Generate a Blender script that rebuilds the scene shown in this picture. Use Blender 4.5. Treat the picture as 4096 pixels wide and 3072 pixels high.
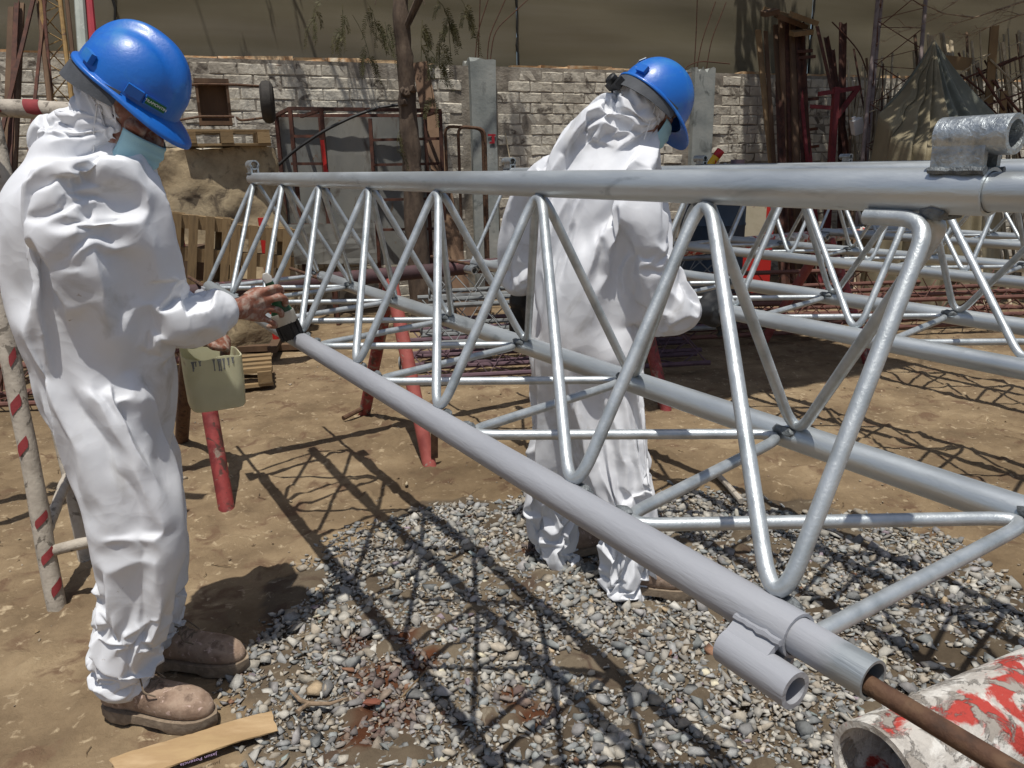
import bpy, bmesh, math, random
import numpy as np
from mathutils import Vector, Matrix, Euler, noise as mnoise
R = math.radians
scene = bpy.context.scene
for o in list(bpy.data.objects): bpy.data.objects.remove(o)
C = scene.collection

# ---------------------------------------------------------------- camera
FPX, PITCH, ROLL, CAMH = 3071.0, 15.855, 1.0, 1.40
cam_d = bpy.data.cameras.new('camera'); cam = bpy.data.objects.new('camera', cam_d); C.objects.link(cam)
cam_d.sensor_width = 36; cam_d.lens = 36*FPX/4096; cam_d.clip_start = .05; cam_d.clip_end = 500
cam.matrix_world = Matrix.Translation((0, 0, CAMH)) @ Matrix.Rotation(R(90-PITCH), 4, 'X') @ Matrix.Rotation(R(-ROLL), 4, 'Z')
scene.camera = cam
# ---------------------------------------------------------------- sky and sun
SUN = Vector((-.03, -.27, 1)).normalized()
w = bpy.data.worlds.new('World'); scene.world = w; w.use_nodes = True
nt = w.node_tree; bg = nt.nodes['Background']
sky = nt.nodes.new('ShaderNodeTexSky'); sky.sky_type = 'NISHITA'; sky.sun_disc = False
sky.sun_elevation = math.asin(SUN.z); sky.sun_rotation = math.atan2(SUN.x, SUN.y); sky.air_density = 1.0; sky.dust_density = 2.0; sky.ozone_density = 1.0
nt.links.new(sky.outputs[0], bg.inputs[0]); bg.inputs[1].default_value = .085
sl = bpy.data.lights.new('sun', 'SUN'); sl.energy = 4.2; sl.angle = R(.55); sl.color = (1, .96, .89)
so = bpy.data.objects.new('sun', sl); C.objects.link(so); so.rotation_euler = SUN.to_track_quat('Z', 'Y').to_euler(); so.location = (0, -3, 12)
scene.view_settings.view_transform = 'Standard'; scene.view_settings.look = 'None'
scene.view_settings.exposure = 0.0; scene.view_settings.gamma = 1
scene.render.resolution_x = 1024; scene.render.resolution_y = 768
scene.cycles.max_bounces = 6; scene.cycles.diffuse_bounces = 3; scene.cycles.glossy_bounces = 3; scene.cycles.transmission_bounces = 4

# ---------------------------------------------------------------- helpers
_cp, _sp, _cr, _sr = math.cos(R(PITCH)), math.sin(R(PITCH)), math.cos(R(ROLL)), math.sin(R(ROLL))
def _ray(px, py):
    x, y = (px-2048)/FPX, (py-1536)/FPX
    x, y = _cr*x-_sr*y, _sr*x+_cr*y
    return Vector((x, _cp-y*_sp, -(_sp+y*_cp)))
def at(px, py, Y):                      # a place Y metres down the yard
    r = _ray(px, py); return r*(Y/r.y)+Vector((0, 0, CAMH))
def gnd(px, py, z=0.):                  # a place on the ground
    r = _ray(px, py); return r*((z-CAMH)/r.z)+Vector((0, 0, CAMH))
DV = Vector((-.52186, .85303, 0)); NV = Vector((.85303, .52186, 0))   # along / across the trusses
RZ = math.atan2(NV.y, NV.x)
def nd(n, d, z): return NV*n+DV*d+Vector((0, 0, z))

def tag(o, label=None, cat=None, group=None, kind=None):
    if label: o['label'] = label
    if cat: o['category'] = cat
    if group: o['group'] = group
    if kind: o['kind'] = kind
    return o
def empty(name, loc=(0, 0, 0), rz=0, label=None, cat=None, group=None):
    o = bpy.data.objects.new(name, None); C.objects.link(o); o.location = loc; o.rotation_euler = (0, 0, rz); o.empty_display_size = .1
    return tag(o, label, cat, group)
def copy_tree(o, parent=None):
    c = o.copy(); C.objects.link(c); c.parent = parent
    if parent is not None: c.matrix_parent_inverse = o.matrix_parent_inverse.copy()
    for ch in list(o.children): copy_tree(ch, c)
    return c
class MB:
    def __init__(s): s.v = []; s.f = []; s.m = []
    def add(s, v, f, mi=0):
        b = len(s.v); s.v += [tuple(p) for p in v]; s.f += [tuple(i+b for i in q) for q in f]; s.m += [mi]*len(f); return s
    def box(s, c, d, rot=None, mi=0, jit=0):
        c = Vector(c); hx, hy, hz = d[0]/2, d[1]/2, d[2]/2; V = []
        for z in (-hz, hz):
            for x, y in ((-hx, -hy), (hx, -hy), (hx, hy), (-hx, hy)):
                p = Vector((x+random.uniform(-jit, jit), y+random.uniform(-jit, jit), z+random.uniform(-jit, jit)))
                if rot is not None: p = rot @ p
                V.append(c+p)
        return s.add(V, [(3, 2, 1, 0), (4, 5, 6, 7), (0, 1, 5, 4), (1, 2, 6, 5), (2, 3, 7, 6), (3, 0, 4, 7)], mi)
    def bar(s, a, b, w, t, up=(0, 0, 1), mi=0):            # rectangular bar from a to b, w along up x dir, t along up
        a, b = Vector(a), Vector(b); y = (b-a); L = y.length; y.normalize(); u = Vector(up); x = y.cross(u)
        if x.length < 1e-4: x = y.cross(Vector((1, 0, 0)))
        x.normalize(); z = x.cross(y)
        return s.box((a+b)/2, (w, L, t), Matrix((x, y, z)).transposed(), mi)
    def angle(s, a, b, w=.04, t=.005, up=(0, 0, 1), mi=0):  # steel angle
        a, b = Vector(a), Vector(b); y = (b-a).normalized(); x = y.cross(Vector(up)).normalized(); z = x.cross(y)
        s.bar(a, b, w, t, up, mi); o = z*(w/2)-x*(w/2-t/2); return s.bar(a+o, b+o, t, w-t, up, mi)
    def tube(s, pts, r, n=8, cap=True, fillet=0, closed=False, mi=0, taper=None, fs=4):
        P = [Vector(p) for p in pts]
        if fillet and len(P) > 2:
            Q = [P[0]]
            for i in range(1, len(P)-1):
                a, b, c = P[i-1], P[i], P[i+1]; u = (a-b); v = (c-b); k = min(fillet, u.length*.45, v.length*.45)
                p0 = b+u.normalized()*k; p1 = b+v.normalized()*k
                for j in range(fs+1):
                    t = j/fs; Q.append(p0*(1-t)**2+b*2*t*(1-t)+p1*t*t)
            Q.append(P[-1]); P = Q
        m = len(P); V = []; prev = None
        for i, p in enumerate(P):
            if closed: t = P[(i+1) % m]-P[i-1]
            else: t = P[min(i+1, m-1)]-P[max(i-1, 0)]
            t.normalize()
            if prev is None:
                x = t.cross(Vector((0, 0, 1)))
                if x.length < .05: x = t.cross(Vector((1, 0, 0)))
            else: x = prev-t*prev.dot(t)
            x.normalize(); prev = x; y = t.cross(x)
            rr = r[i] if hasattr(r, '__len__') else (r if taper is None else r*(1+(taper-1)*i/(m-1)))
            for k in range(n):
                a = 2*math.pi*k/n; V.append(p+(x*math.cos(a)+y*math.sin(a))*rr)
        F = []
        for i in range(m if closed else m-1):
            j = (i+1) % m
            for k in range(n): F.append((i*n+k, i*n+(k+1) % n, j*n+(k+1) % n, j*n+k))
        if cap and not closed: F += [tuple(range(n-1, -1, -1)), tuple((m-1)*n+k for k in range(n))]
        return s.add(V, F, mi)
    def pipe(s, a, b, ro, ri, n=24, mi=0, inner=True, segs=1):          # hollow pipe, open ends
        a, b = Vector(a), Vector(b); t = (b-a).normalized(); x = t.cross(Vector((0, 0, 1)))
        if x.length < .05: x = t.cross(Vector((1, 0, 0)))
        x.normalize(); y = t.cross(x); V = []; F = []
        ring = lambda p, r: [p+(x*math.cos(2*math.pi*k/n)+y*math.sin(2*math.pi*k/n))*r for k in range(n)]
        rings = [ring(a.lerp(b, i/segs), ro) for i in range(segs+1)]+[ring(b, ri), ring(a, ri)]
        for g in rings: V += g
        m = len(rings)
        for i in range(m):
            j = (i+1) % m
            for k in range(n): F.append((i*n+k, i*n+(k+1) % n, j*n+(k+1) % n, j*n+k))
        return s.add(V, F, mi)
    def lathe(s, prof, c=(0, 0, 0), n=20, rot=None, mi=0, sx=1, sy=1):
        c = Vector(c); V = []; F = []; m = len(prof)
        for r, z in prof:
            for k in range(n):
                p = Vector((r*sx*math.cos(2*math.pi*k/n), r*sy*math.sin(2*math.pi*k/n), z))
                if rot is not None: p = rot @ p
                V.append(c+p)
        for i in range(m-1):
            for k in range(n): F.append((i*n+k, i*n+(k+1) % n, (i+1)*n+(k+1) % n, (i+1)*n+k))
        return s.add(V, F, mi)
    def blob(s, c, r, sub=1, amp=.25, mi=0, sc=(1, 1, 1)):
        bm = bmesh.new(); bmesh.ops.create_icosphere(bm, subdivisions=sub, radius=1)
        V = []
        for v in bm.verts:
            d = v.co.normalized(); k = r*(1+random.uniform(-amp, amp)); V.append(Vector(c)+Vector((d.x*sc[0], d.y*sc[1], d.z*sc[2]))*k)
        F = [tuple(q.index for q in f.verts) for f in bm.faces]; bm.free(); return s.add(V, F, mi)
    def mesh(s, name, mats, smooth=False, sharp=35):
        me = bpy.data.meshes.new(name); me.from_pydata(s.v, [], s.f)
        for m_ in (mats if isinstance(mats, (list, tuple)) else [mats]): me.materials.append(m_)
        if any(s.m): me.polygons.foreach_set('material_index', s.m)
        if smooth:
            me.polygons.foreach_set('use_smooth', [True]*len(me.polygons))
            try: me.set_sharp_from_angle(angle=R(sharp))
            except Exception: pass
        me.update(); return me
    def build(s, name, mats, parent=None, smooth=False, sharp=35, **kw):
        return link(name, s.mesh(name, mats, smooth, sharp), parent, **kw)
def link(name, me, parent=None, label=None, cat=None, group=None, kind=None, loc=None):
    o = bpy.data.objects.new(name, me); C.objects.link(o)
    if parent is not None: o.parent = parent
    if loc is not None: o.location = loc
    return tag(o, label, cat, group, kind)
def np_mesh(name, V, F, mats, smooth=False, col=None):     # V (n,3), F (m,k) arrays of equal sided faces
    me = bpy.data.meshes.new(name); V = np.asarray(V, 'f'); F = np.asarray(F, 'i'); k = F.shape[1]
    me.vertices.add(len(V)); me.vertices.foreach_set('co', V.ravel())
    me.loops.add(F.size); me.loops.foreach_set('vertex_index', F.ravel())
    me.polygons.add(len(F)); me.polygons.foreach_set('loop_start', np.arange(len(F), dtype='i')*k)
    try: me.polygons.foreach_set('loop_total', np.full(len(F), k, 'i'))
    except Exception: pass
    me.update(calc_edges=True)
    if smooth: me.polygons.foreach_set('use_smooth', [True]*len(F))
    if col is not None:
        at_ = me.color_attributes.new('tint', 'FLOAT_COLOR', 'POINT'); at_.data.foreach_set('color', np.asarray(col, 'f').ravel())
    for m_ in (mats if isinstance(mats, (list, tuple)) else [mats]): me.materials.append(m_)
    me.validate(); return me

# value noise on arrays (for relief)
_rs = np.random.RandomState(7); _T = _rs.rand(256, 256)
def vn2(x, y):
    xi = np.floor(x).astype(int); yi = np.floor(y).astype(int); fx = x-xi; fy = y-yi
    fx = fx*fx*(3-2*fx); fy = fy*fy*(3-2*fy); g = lambda a, b: _T[a & 255, b & 255]
    return (g(xi, yi)*(1-fx)+g(xi+1, yi)*fx)*(1-fy)+(g(xi, yi+1)*(1-fx)+g(xi+1, yi+1)*fx)*fy
def fbm2(x, y, o=4):
    s = 0; a = 1; t = 0
    for i in range(o): s = s+a*vn2(x*2**i+i*17.3, y*2**i+i*9.1); t += a; a *= .5
    return s/t
def fbm3(p, o=3, sc=1.):
    return mnoise.fractal(Vector(p)*sc, 1, 2, o)

# ---------------------------------------------------------------- materials
MATS = {}
def srgb(h):
    h = h.lstrip('#'); c = [int(h[i:i+2], 16)/255 for i in (0, 2, 4)]
    return tuple(x/12.92 if x <= .04045 else ((x+.055)/1.055)**2.4 for x in c)
def mat(name, cols, scale=8, detail=6, rough=.7, metal=0., bump=0., bscale=60, bdetail=4, stretch=(1, 1, 1), coord='Object', dist=.0, spec=.5,
        rough_var=0., spots=None, trans=0., coat=0., wave=None, ramp=(.3, .7), rnoise=.55, tint=False, sss=0., ptint=0.):
    """cols: colours spread over a noise; spots: (colour, scale, threshold, softness) patches laid over; bump in metres"""
    m = bpy.data.materials.new(name); m.use_nodes = True; n = m.node_tree.nodes; l = m.node_tree.links
    b = n['Principled BSDF']; tc = n.new('ShaderNodeTexCoord'); mp = n.new('ShaderNodeMapping'); mp.inputs['Scale'].default_value = stretch
    if coord == 'World': geo = n.new('ShaderNodeNewGeometry'); l.new(geo.outputs['Position'], mp.inputs[0])
    else: l.new(tc.outputs[coord], mp.inputs[0])
    vec = mp.outputs[0]
    oi = n.new('ShaderNodeObjectInfo'); av = n.new('ShaderNodeVectorMath'); av.operation = 'MULTIPLY_ADD'
    cx = n.new('ShaderNodeCombineXYZ')
    for i in range(3): l.new(oi.outputs['Random'], cx.inputs[i])
    av.inputs[1].default_value = (37, 23, 51) if coord != 'World' else (0, 0, 0); l.new(cx.outputs[0], av.inputs[0]); l.new(vec, av.inputs[2]); vec = av.outputs[0]
    def nz(sc, de, di=0., r=.55):
        t = n.new('ShaderNodeTexNoise'); t.inputs['Scale'].default_value = sc; t.inputs['Detail'].default_value = de; t.inputs['Distortion'].default_value = di; t.inputs['Roughness'].default_value = r
        l.new(vec, t.inputs['Vector']); return t
    cols = [srgb(c) if isinstance(c, str) else c for c in cols]
    if len(cols) > 1:
        t = nz(scale, detail, dist, rnoise); r = n.new('ShaderNodeValToRGB'); l.new(t.outputs[0], r.inputs[0]); e = r.color_ramp.elements
        while len(e) < len(cols): e.new(.5)
        for i, c in enumerate(cols): e[i].position = ramp[0]+(ramp[1]-ramp[0])*i/(len(cols)-1); e[i].color = (*c, 1)
        col = r.outputs[0]
    else:
        q = n.new('ShaderNodeRGB'); q.outputs[0].default_value = (*cols[0], 1); col = q.outputs[0]
    def mixc(fac, a, c, mode='MIX'):
        x = n.new('ShaderNodeMix'); x.data_type = 'RGBA'; x.blend_type = mode
        if isinstance(fac, (int, float)): x.inputs[0].default_value = fac
        else: l.new(fac, x.inputs[0])
        l.new(a, x.inputs[6])
        if isinstance(c, tuple): x.inputs[7].default_value = (*c, 1)
        else: l.new(c, x.inputs[7])
        return x.outputs[2]
    hs = None
    for sp in (spots or []):
        c, sc, th, so_ = sp[:4]; c = srgb(c) if isinstance(c, str) else c
        t = nz(sc, sp[4] if len(sp) > 4 else 5, .6, .6); r = n.new('ShaderNodeMapRange'); r.inputs[1].default_value = th-so_; r.inputs[2].default_value = th+so_
        l.new(t.outputs[0], r.inputs[0]); col = mixc(r.outputs[0], col, c); hs = r.outputs[0]
    if tint:
        a = n.new('ShaderNodeAttribute'); a.attribute_name = 'tint'; col = mixc(1., col, a.outputs['Color'], 'MULTIPLY')
    if ptint:
        mr = n.new('ShaderNodeMapRange'); mr.inputs[3].default_value = 1-ptint; mr.inputs[4].default_value = 1+ptint; l.new(oi.outputs['Random'], mr.inputs[0])
        cc = n.new('ShaderNodeCombineColor')
        for i in range(3): l.new(mr.outputs[0], cc.inputs[i])
        col = mixc(1., col, cc.outputs[0], 'MULTIPLY')
    l.new(col, b.inputs['Base Color'])
    b.inputs['Roughness'].default_value = rough; b.inputs['Metallic'].default_value = metal; b.inputs['Specular IOR Level'].default_value = spec
    if coat: b.inputs['Coat Weight'].default_value = coat; b.inputs['Coat Roughness'].default_value = .15
    if sss: b.inputs['Subsurface Weight'].default_value = sss; b.inputs['Subsurface Radius'].default_value = (.012, .006, .004); b.inputs['Subsurface Scale'].default_value = 1
    if rough_var:
        t = nz(scale*2.3, 5); r = n.new('ShaderNodeMapRange'); r.inputs[1].default_value = .3; r.inputs[2].default_value = .7; r.inputs[3].default_value = rough-rough_var; r.inputs[4].default_value = rough+rough_var
        l.new(t.outputs[0], r.inputs[0]); l.new(r.outputs[0], b.inputs['Roughness'])
    if bump:
        t = nz(bscale, bdetail, .3, .6); bp = n.new('ShaderNodeBump'); bp.inputs['Strength'].default_value = 1; bp.inputs['Distance'].default_value = bump
        l.new(t.outputs[0], bp.inputs['Height']); l.new(bp.outputs[0], b.inputs['Normal'])
        if hs is not None and len(spots[-1]) > 5:
            b2 = n.new('ShaderNodeBump'); b2.inputs['Distance'].default_value = spots[-1][5]; l.new(hs, b2.inputs['Height']); l.new(bp.outputs[0], b2.inputs['Normal']); l.new(b2.outputs[0], b.inputs['Normal'])
    if trans:
        o = n['Material Output']; tr = n.new('ShaderNodeBsdfTranslucent'); mx = n.new('ShaderNodeMixShader'); mx.inputs[0].default_value = trans
        l.new(col, tr.inputs[0]); l.new(b.outputs[0], mx.inputs[1]); l.new(tr.outputs[0], mx.inputs[2]); l.new(mx.outputs[0], o.inputs[0])
    MATS[name] = m; return m

# ================================================================ SETTING
random.seed(11); rs = np.random.RandomState(11)
def poly_mask(x, y, P):
    m = np.zeros(x.shape, bool); j = len(P)-1
    for i in range(len(P)):
        xi, yi = P[i]; xj, yj = P[j]
        c = ((yi > y) != (yj > y)) & (x < (xj-xi)*(y-yi)/(yj-yi+1e-9)+xi); m ^= c; j = i
    return m
GRAV = [tuple(gnd(*p)[:2]) for p in ((1180, 3400), (980, 3000), (900, 2740), (1020, 2500), (1130, 2330), (1420, 2180), (1750, 2040), (2080, 1985), (2500, 1990), (2760, 1960), (3120, 2010), (3460, 2110), (3740, 2210), (3960, 2320), (4150, 2450), (4700, 2800), (4300, 3900), (2000, 3900))]
def rustf(x, y):
    k = 0
    for px, py, r in ((1420, 2590, .06), (1500, 2720, .08), (1560, 2860, .10), (1620, 2560, .05), (1700, 2650, .06), (2150, 2870, .06), (2050, 2790, .05), (1440, 2960, .05), (2120, 2210, .05)):
        g = gnd(px, py); k = k+np.exp(-((x-g.x)**2+((y-g.y)*1.0)**2)/(r*r))
    return np.clip((k*(.35+1.3*fbm2(x*19, y*19, 3))-.26)*2.2, 0, 1)
def zg(x, y):
    x = np.asarray(x, float); y = np.asarray(y, float)
    h = (fbm2(x*1.1+3, y*1.1, 3)-.5)*.035+(fbm2(x*6+11, y*6, 4)-.5)*.016
    f = np.clip((8-np.hypot(x, y-3))/4, 0, 1)
    return h*f
def axis(a, b, step, far, g=1.25):
    c = list(np.arange(a, b+1e-6, step)); s = step; hi = c[-1]
    up = []
    while hi < far: s *= g; hi += s; up.append(hi)
    s = step; lo = c[0]; dn = []
    while lo > -far: s *= g; lo -= s; dn.append(lo)
    return np.array(dn[::-1]+c+up)
gx = axis(-2.6, 4.2, .022, 90); gy = axis(.5, 5.6, .022, 120)
X, Y = np.meshgrid(gx, gy); Z = zg(X, Y)
fine = (vn2(X*38, Y*38)-.5)*.005+(vn2(X*90, Y*90)-.5)*.0035
# clods and scuffs that stand out of the trodden dirt
cl = fbm2(X*14+50, Y*14+20, 3); Z = Z+fine*np.clip((7-Y)/3, 0, 1)+np.clip(cl-.57, 0, 1)*.085*np.clip((7-Y)/3, 0, 1)
ny, nx = X.shape; idx = np.arange(nx*ny).reshape(ny, nx)
F = np.stack([idx[:-1, :-1], idx[:-1, 1:], idx[1:, 1:], idx[1:, :-1]], -1).reshape(-1, 4)
ru = rustf(X, Y)
for i in range(26):          # boot prints in the trodden dirt
    fx, fy, fa = rs.uniform(-2.3, 2.6), rs.uniform(1.5, 5.2), rs.uniform(0, 6.28); u_ = (X-fx)*math.cos(fa)+(Y-fy)*math.sin(fa); v_ = -(X-fx)*math.sin(fa)+(Y-fy)*math.cos(fa)
    wv_ = .046-.012*np.exp(-((u_+.02)/.05)**2); e_ = np.clip(1.15-((u_/.145)**4+(v_/wv_)**4), 0, 1); rimr = np.exp(-(((u_/.155)**4+(v_/.054)**4-1.15)/.5)**2)
    Z = Z-e_*(.010+.004*np.sin(u_*230))+rimr*.004
wet = np.clip((fbm2(X*.9+5, Y*.9+8, 4)-.45)*3, 0, 1)*.32
ing = poly_mask(X+(fbm2(X*3, Y*3, 3)-.5)*.3, Y+(fbm2(X*3+9, Y*3, 3)-.5)*.3, GRAV).astype(float)
base = np.ones(X.shape+(4,)); tone = (1-wet)*(1-.25*ing)
for i, (c, gcol) in enumerate(((1., .80), (.97, .86), (.93, .98))): base[..., i] = tone*(1-(1-c)*wet*3)*(1-ing*(1-gcol))
base[..., 0] = base[..., 0]*(1-ru)+.36*ru; base[..., 1] = base[..., 1]*(1-ru)+.19*ru; base[..., 2] = base[..., 2]*(1-ru)+.15*ru
m_dirt = mat('dirt', ['#615240', '#76654f', '#87755c', '#97856a'], scale=2.6, detail=12, rough=.95, bump=.008, bscale=42, bdetail=8, spec=.15, tint=True, rnoise=.68, spots=[('#6a5644', 7, .60, .05, 8), ('#a8977c', 22, .64, .05, 8)])
tag(link('ground', np_mesh('ground', np.stack([X, Y, Z], -1).reshape(-1, 3), F, m_dirt, True, base.reshape(-1, 4))), kind='structure')

# ---- crushed stone
def hull(npts, flat, rng):
    bm = bmesh.new()
    for i in range(npts):
        v = rng.normal(size=3); v /= np.linalg.norm(v)+1e-6; v = v*rng.uniform(.75, 1.); v[1] *= rng.uniform(.6, .95); v[2] *= flat; bm.verts.new(v)
    r = bmesh.ops.convex_hull(bm, input=bm.verts); bmesh.ops.delete(bm, geom=[g for g in r['geom_interior'] if isinstance(g, bmesh.types.BMVert)], context='VERTS')
    bmesh.ops.triangulate(bm, faces=bm.faces); bm.verts.index_update()
    V = np.array([v.co[:] for v in bm.verts]); Fc = np.array([[v.index for v in f.verts] for f in bm.faces]); bm.free(); return V, Fc
TEMPL = [hull(rs.randint(7, 11), rs.uniform(.26, .6), rs) for i in range(44)]
def rotm(n, tilt, rng):
    a = rng.uniform(0, 2*np.pi, n); ax = rng.normal(0, tilt, n); ay = rng.normal(0, tilt, n)
    ca, sa, cx, sx, cy, sy = np.cos(a), np.sin(a), np.cos(ax), np.sin(ax), np.cos(ay), np.sin(ay); z = np.zeros(n); o = np.ones(n)
    Rz = np.stack([ca, -sa, z, sa, ca, z, z, z, o], -1).reshape(n, 3, 3); Rx = np.stack([o, z, z, z, cx, -sx, z, sx, cx], -1).reshape(n, 3, 3); Ry = np.stack([cy, z, sy, z, o, z, -sy, z, cy], -1).reshape(n, 3, 3)
    return Rx @ Ry @ Rz
PAL = np.array([srgb(c) for c in ('#8f8f8d', '#838482', '#999791', '#a19d94', '#7b7d7c', '#938f87', '#a1998b', '#848785', '#8f8c8a', '#aaa79f', '#8a867f', '#999082', '#767573', '#a59f93')])
RAREP = np.array([srgb(c) for c in ('#b9b5a8', '#a8957a', '#8f6d58', '#b5ae98', '#8f8288', '#8c9692')])
def stones(name, x, y, r, mat_, tilt=.35, lift=.28, rare=.03, rng=rs, dusty=.0):
    n = len(x); R3 = rotm(n, tilt, rng); which = rng.randint(0, len(TEMPL), n)
    z = zg(x, y)+r*lift
    col = PAL[rng.randint(0, len(PAL), n)]; k = rng.rand(n) < rare; col[k] = RAREP[rng.randint(0, len(RAREP), k.sum())]
    col = col*rng.uniform(.85, 1.55, (n, 1)); ru = rustf(x, y)[:, None]*.55*rng.uniform(.3, 1.3, (n, 1)); col = col*(1-ru)+np.array(srgb('#5e3626'))*ru
    col = col*(1-dusty)+np.array(srgb('#a58b68'))*dusty
    Vs, Fs, Cs = [], [], []; b = 0
    for t, (V, Fc) in enumerate(TEMPL):
        ii = np.where(which == t)[0]
        if not len(ii): continue
        P = np.einsum('nij,vj->nvi', R3[ii], V)*r[ii, None, None]; P[..., 0] += x[ii, None]; P[..., 1] += y[ii, None]; P[..., 2] += z[ii, None]
        Vs.append(P.reshape(-1, 3)); Fs.append((Fc[None]+(np.arange(len(ii))*len(V))[:, None, None]+b).reshape(-1, 3)); b += len(ii)*len(V)
        Cs.append(np.repeat(np.c_[col[ii], np.ones(len(ii))], len(V), 0))
    return np_mesh(name, np.concatenate(Vs), np.concatenate(Fs), mat_, False, np.concatenate(Cs))
m_stone = mat('crushed_stone', ['#d8d8d8', '#ffffff'], scale=70, detail=4, rough=.92, spec=.2, bump=.0012, bscale=260, tint=True)
P = np.array(GRAV); lo, hi = P.min(0), P.max(0); step = .0148
qx, qy = np.meshgrid(np.arange(lo[0], min(hi[0], 3.4), step), np.arange(max(lo[1], .75), hi[1]+.3, step))
qx = (qx+rs.uniform(-.5, .5, qx.shape)*step).ravel(); qy = (qy+rs.uniform(-.5, .5, qy.shape)*step).ravel()
jx = (fbm2(qx*2.5, qy*2.5, 4)-.5)*.55; jy = (fbm2(qx*2.5+31, qy*2.5, 4)-.5)*.55
k = poly_mask(qx+jx+rs.normal(0, .035, qx.shape), qy+jy+rs.normal(0, .035, qx.shape), GRAV)
bare = fbm2(qx*3.1+70, qy*3.1+14, 4)
for px, py, r in ((2330, 2650, .09), (2440, 2720, .06), (2950, 2850, .07), (3300, 2930, .08), (3100, 2800, .05), (2080, 2850, .06)):
    g = gnd(px, py); bare = bare+.33*np.exp(-((qx-g.x)**2+(qy-g.y)**2)/(r*r))
k &= rs.rand(len(qx)) < np.clip(1.25-(bare-.58)*5, .10, 1)
qx, qy = qx[k], qy[k]; qr = np.clip(rs.lognormal(math.log(.0138), .42, len(qx)), .006, .038)
tag(link('gravel', stones('gravel', qx, qy, qr, m_stone)), label='grey crushed stone spread under the painted truss', cat='gravel', kind='stuff')
k = rs.rand(len(qx)) < .9
qx2, qy2 = qx[k]+rs.normal(0, .01, k.sum()), qy[k]+rs.normal(0, .01, k.sum())
tag(link('stone_chips', stones('stone_chips', qx2, qy2, rs.uniform(.003, .0085, len(qx2)), m_stone, .5, .5, .03, dusty=.35)), label='small stone chips strewn between the crushed stone', cat='gravel', kind='stuff')
px_ = rs.uniform(-2.6, 4, 5200); py_ = rs.uniform(1.0, 6.5, 5200); kk = fbm2(px_*1.7, py_*1.7, 3)+rs.normal(0, .1, 5200) > .52
tag(link('pebbles', stones('pebbles', px_[kk], py_[kk], np.clip(rs.lognormal(math.log(.0052), .5, kk.sum()), .0025, .02), m_stone, .4, .3, .25, dusty=.5)), label='loose pebbles scattered over the brown dirt', cat='pebbles', kind='stuff')
# dry leaves, straws and twigs in the dirt
m_litter = mat('dry_litter', ['#8f7a5c', '#5d4a36', '#b39c78'], scale=30, rough=.9, ptint=.2)
mb = MB()
for i in range(420):
    x, y = random.uniform(-2.4, 3.6), random.uniform(1.2, 6.2); z = float(zg(x, y))+.004; a = random.uniform(0, 6.28); L = random.choice((.015, .02, .03, .05, .08)); d = Vector((math.cos(a), math.sin(a), 0))
    if L >= .03:
        p = Vector((x, y, z)); s_ = Vector((-d.y, d.x, 0))*random.uniform(-.3, .3)*L
        mb.tube([p, p+d*L*.5+s_+Vector((0, 0, .004)), p+d*L], random.uniform(.0008, .002), 4, fillet=0)
    else:
        p = Vector((x, y, z)); s_ = Vector((-d.y, d.x, 0))*L*.35; u = Vector((0, 0, random.uniform(.002, .008)))
        mb.add([p, p+d*L*.5+s_+u, p+d*L, p+d*L*.5-s_+u*.4], [(0, 1, 2), (0, 2, 3)])
tag(mb.build('leaf_litter', m_litter), label='dry leaves and straws lying on the dirt', cat='litter', kind='stuff')

# ---- the whitewashed brick wall
WA = Vector((-.317, 8.36, 0)); WD = Vector((.935, .3546, 0)); WN = Vector((.3546, -.935, 0))      # a point, along, outward
WR = math.atan2(WD.y, WD.x)
WTOP = 2.40
def wallpt(s, o, z): return WA+WD*s+WN*o+Vector((0, 0, z))
m_brick = mat('whitewashed_brick', ['#989084', '#bbb3a3', '#d3ccbc', '#c0bbaf'], scale=1.7, detail=12, rough=.93, bump=.009, bscale=26, bdetail=9, spec=.2, ptint=.07, rnoise=.7, coord='World',
              spots=[('#6a6259', 7, .60, .05, 8), ('#8a6a54', 5, .70, .02, 8), ('#c4bfb3', 9, .66, .03, 8)])
m_mortar = mat('dirty_mortar', ['#6f685e', '#968e82', '#b0a99c'], scale=6, detail=8, rough=.95, bump=.006, bscale=50, spec=.1)
m_conc = mat('cast_concrete', ['#7f8482', '#969a96', '#a9aaa4'], scale=3, detail=9, rough=.9, bump=.003, bscale=30, spec=.2, spots=[('#6a6e6c', 5, .62, .05)])
m_rebar = mat('rebar_rust', ['#3d2a22', '#5a3a2b', '#2c211d'], scale=40, rough=.85, metal=.2, bump=.001, bscale=200)
wall = empty('brick_wall', wallpt(0, 0, 0), WR, 'long whitewashed brick yard wall with peeling paint and concrete columns', 'wall')
def wl(s, o, z): return (s, -o, z)           # wall local: x along, -y outward
mb = MB(); mb.box((0, .0825, 1.195), (17, .176, 2.37)); mb.build('mortar', m_mortar, wall)
def brick_mesh(L, i):
    bm = bmesh.new(); bmesh.ops.create_cube(bm, size=1); bmesh.ops.scale(bm, vec=(L, .11, .099), verts=bm.verts)
    bmesh.ops.subdivide_edges(bm, edges=[e for e in bm.edges if abs((e.verts[0].co-e.verts[1].co).x) > .05], cuts=2)
    bmesh.ops.bevel(bm, geom=[e for e in bm.edges if len(e.link_faces) == 2 and e.calc_face_angle() > .5], offset=.008, segments=1, affect='EDGES')
    for v in bm.verts: v.co += Vector((random.uniform(-.004, .004), random.uniform(-.005, .005), random.uniform(-.0035, .0035)))
    me = bpy.data.meshes.new('brick'); bm.to_mesh(me); bm.free(); me.materials.append(m_brick); return me
BRK = [brick_mesh(.243, i) for i in range(10)]+[brick_mesh(.112, i) for i in range(3)]
cols_s = (.06, 2.70, -4.6)
cand = []
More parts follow.
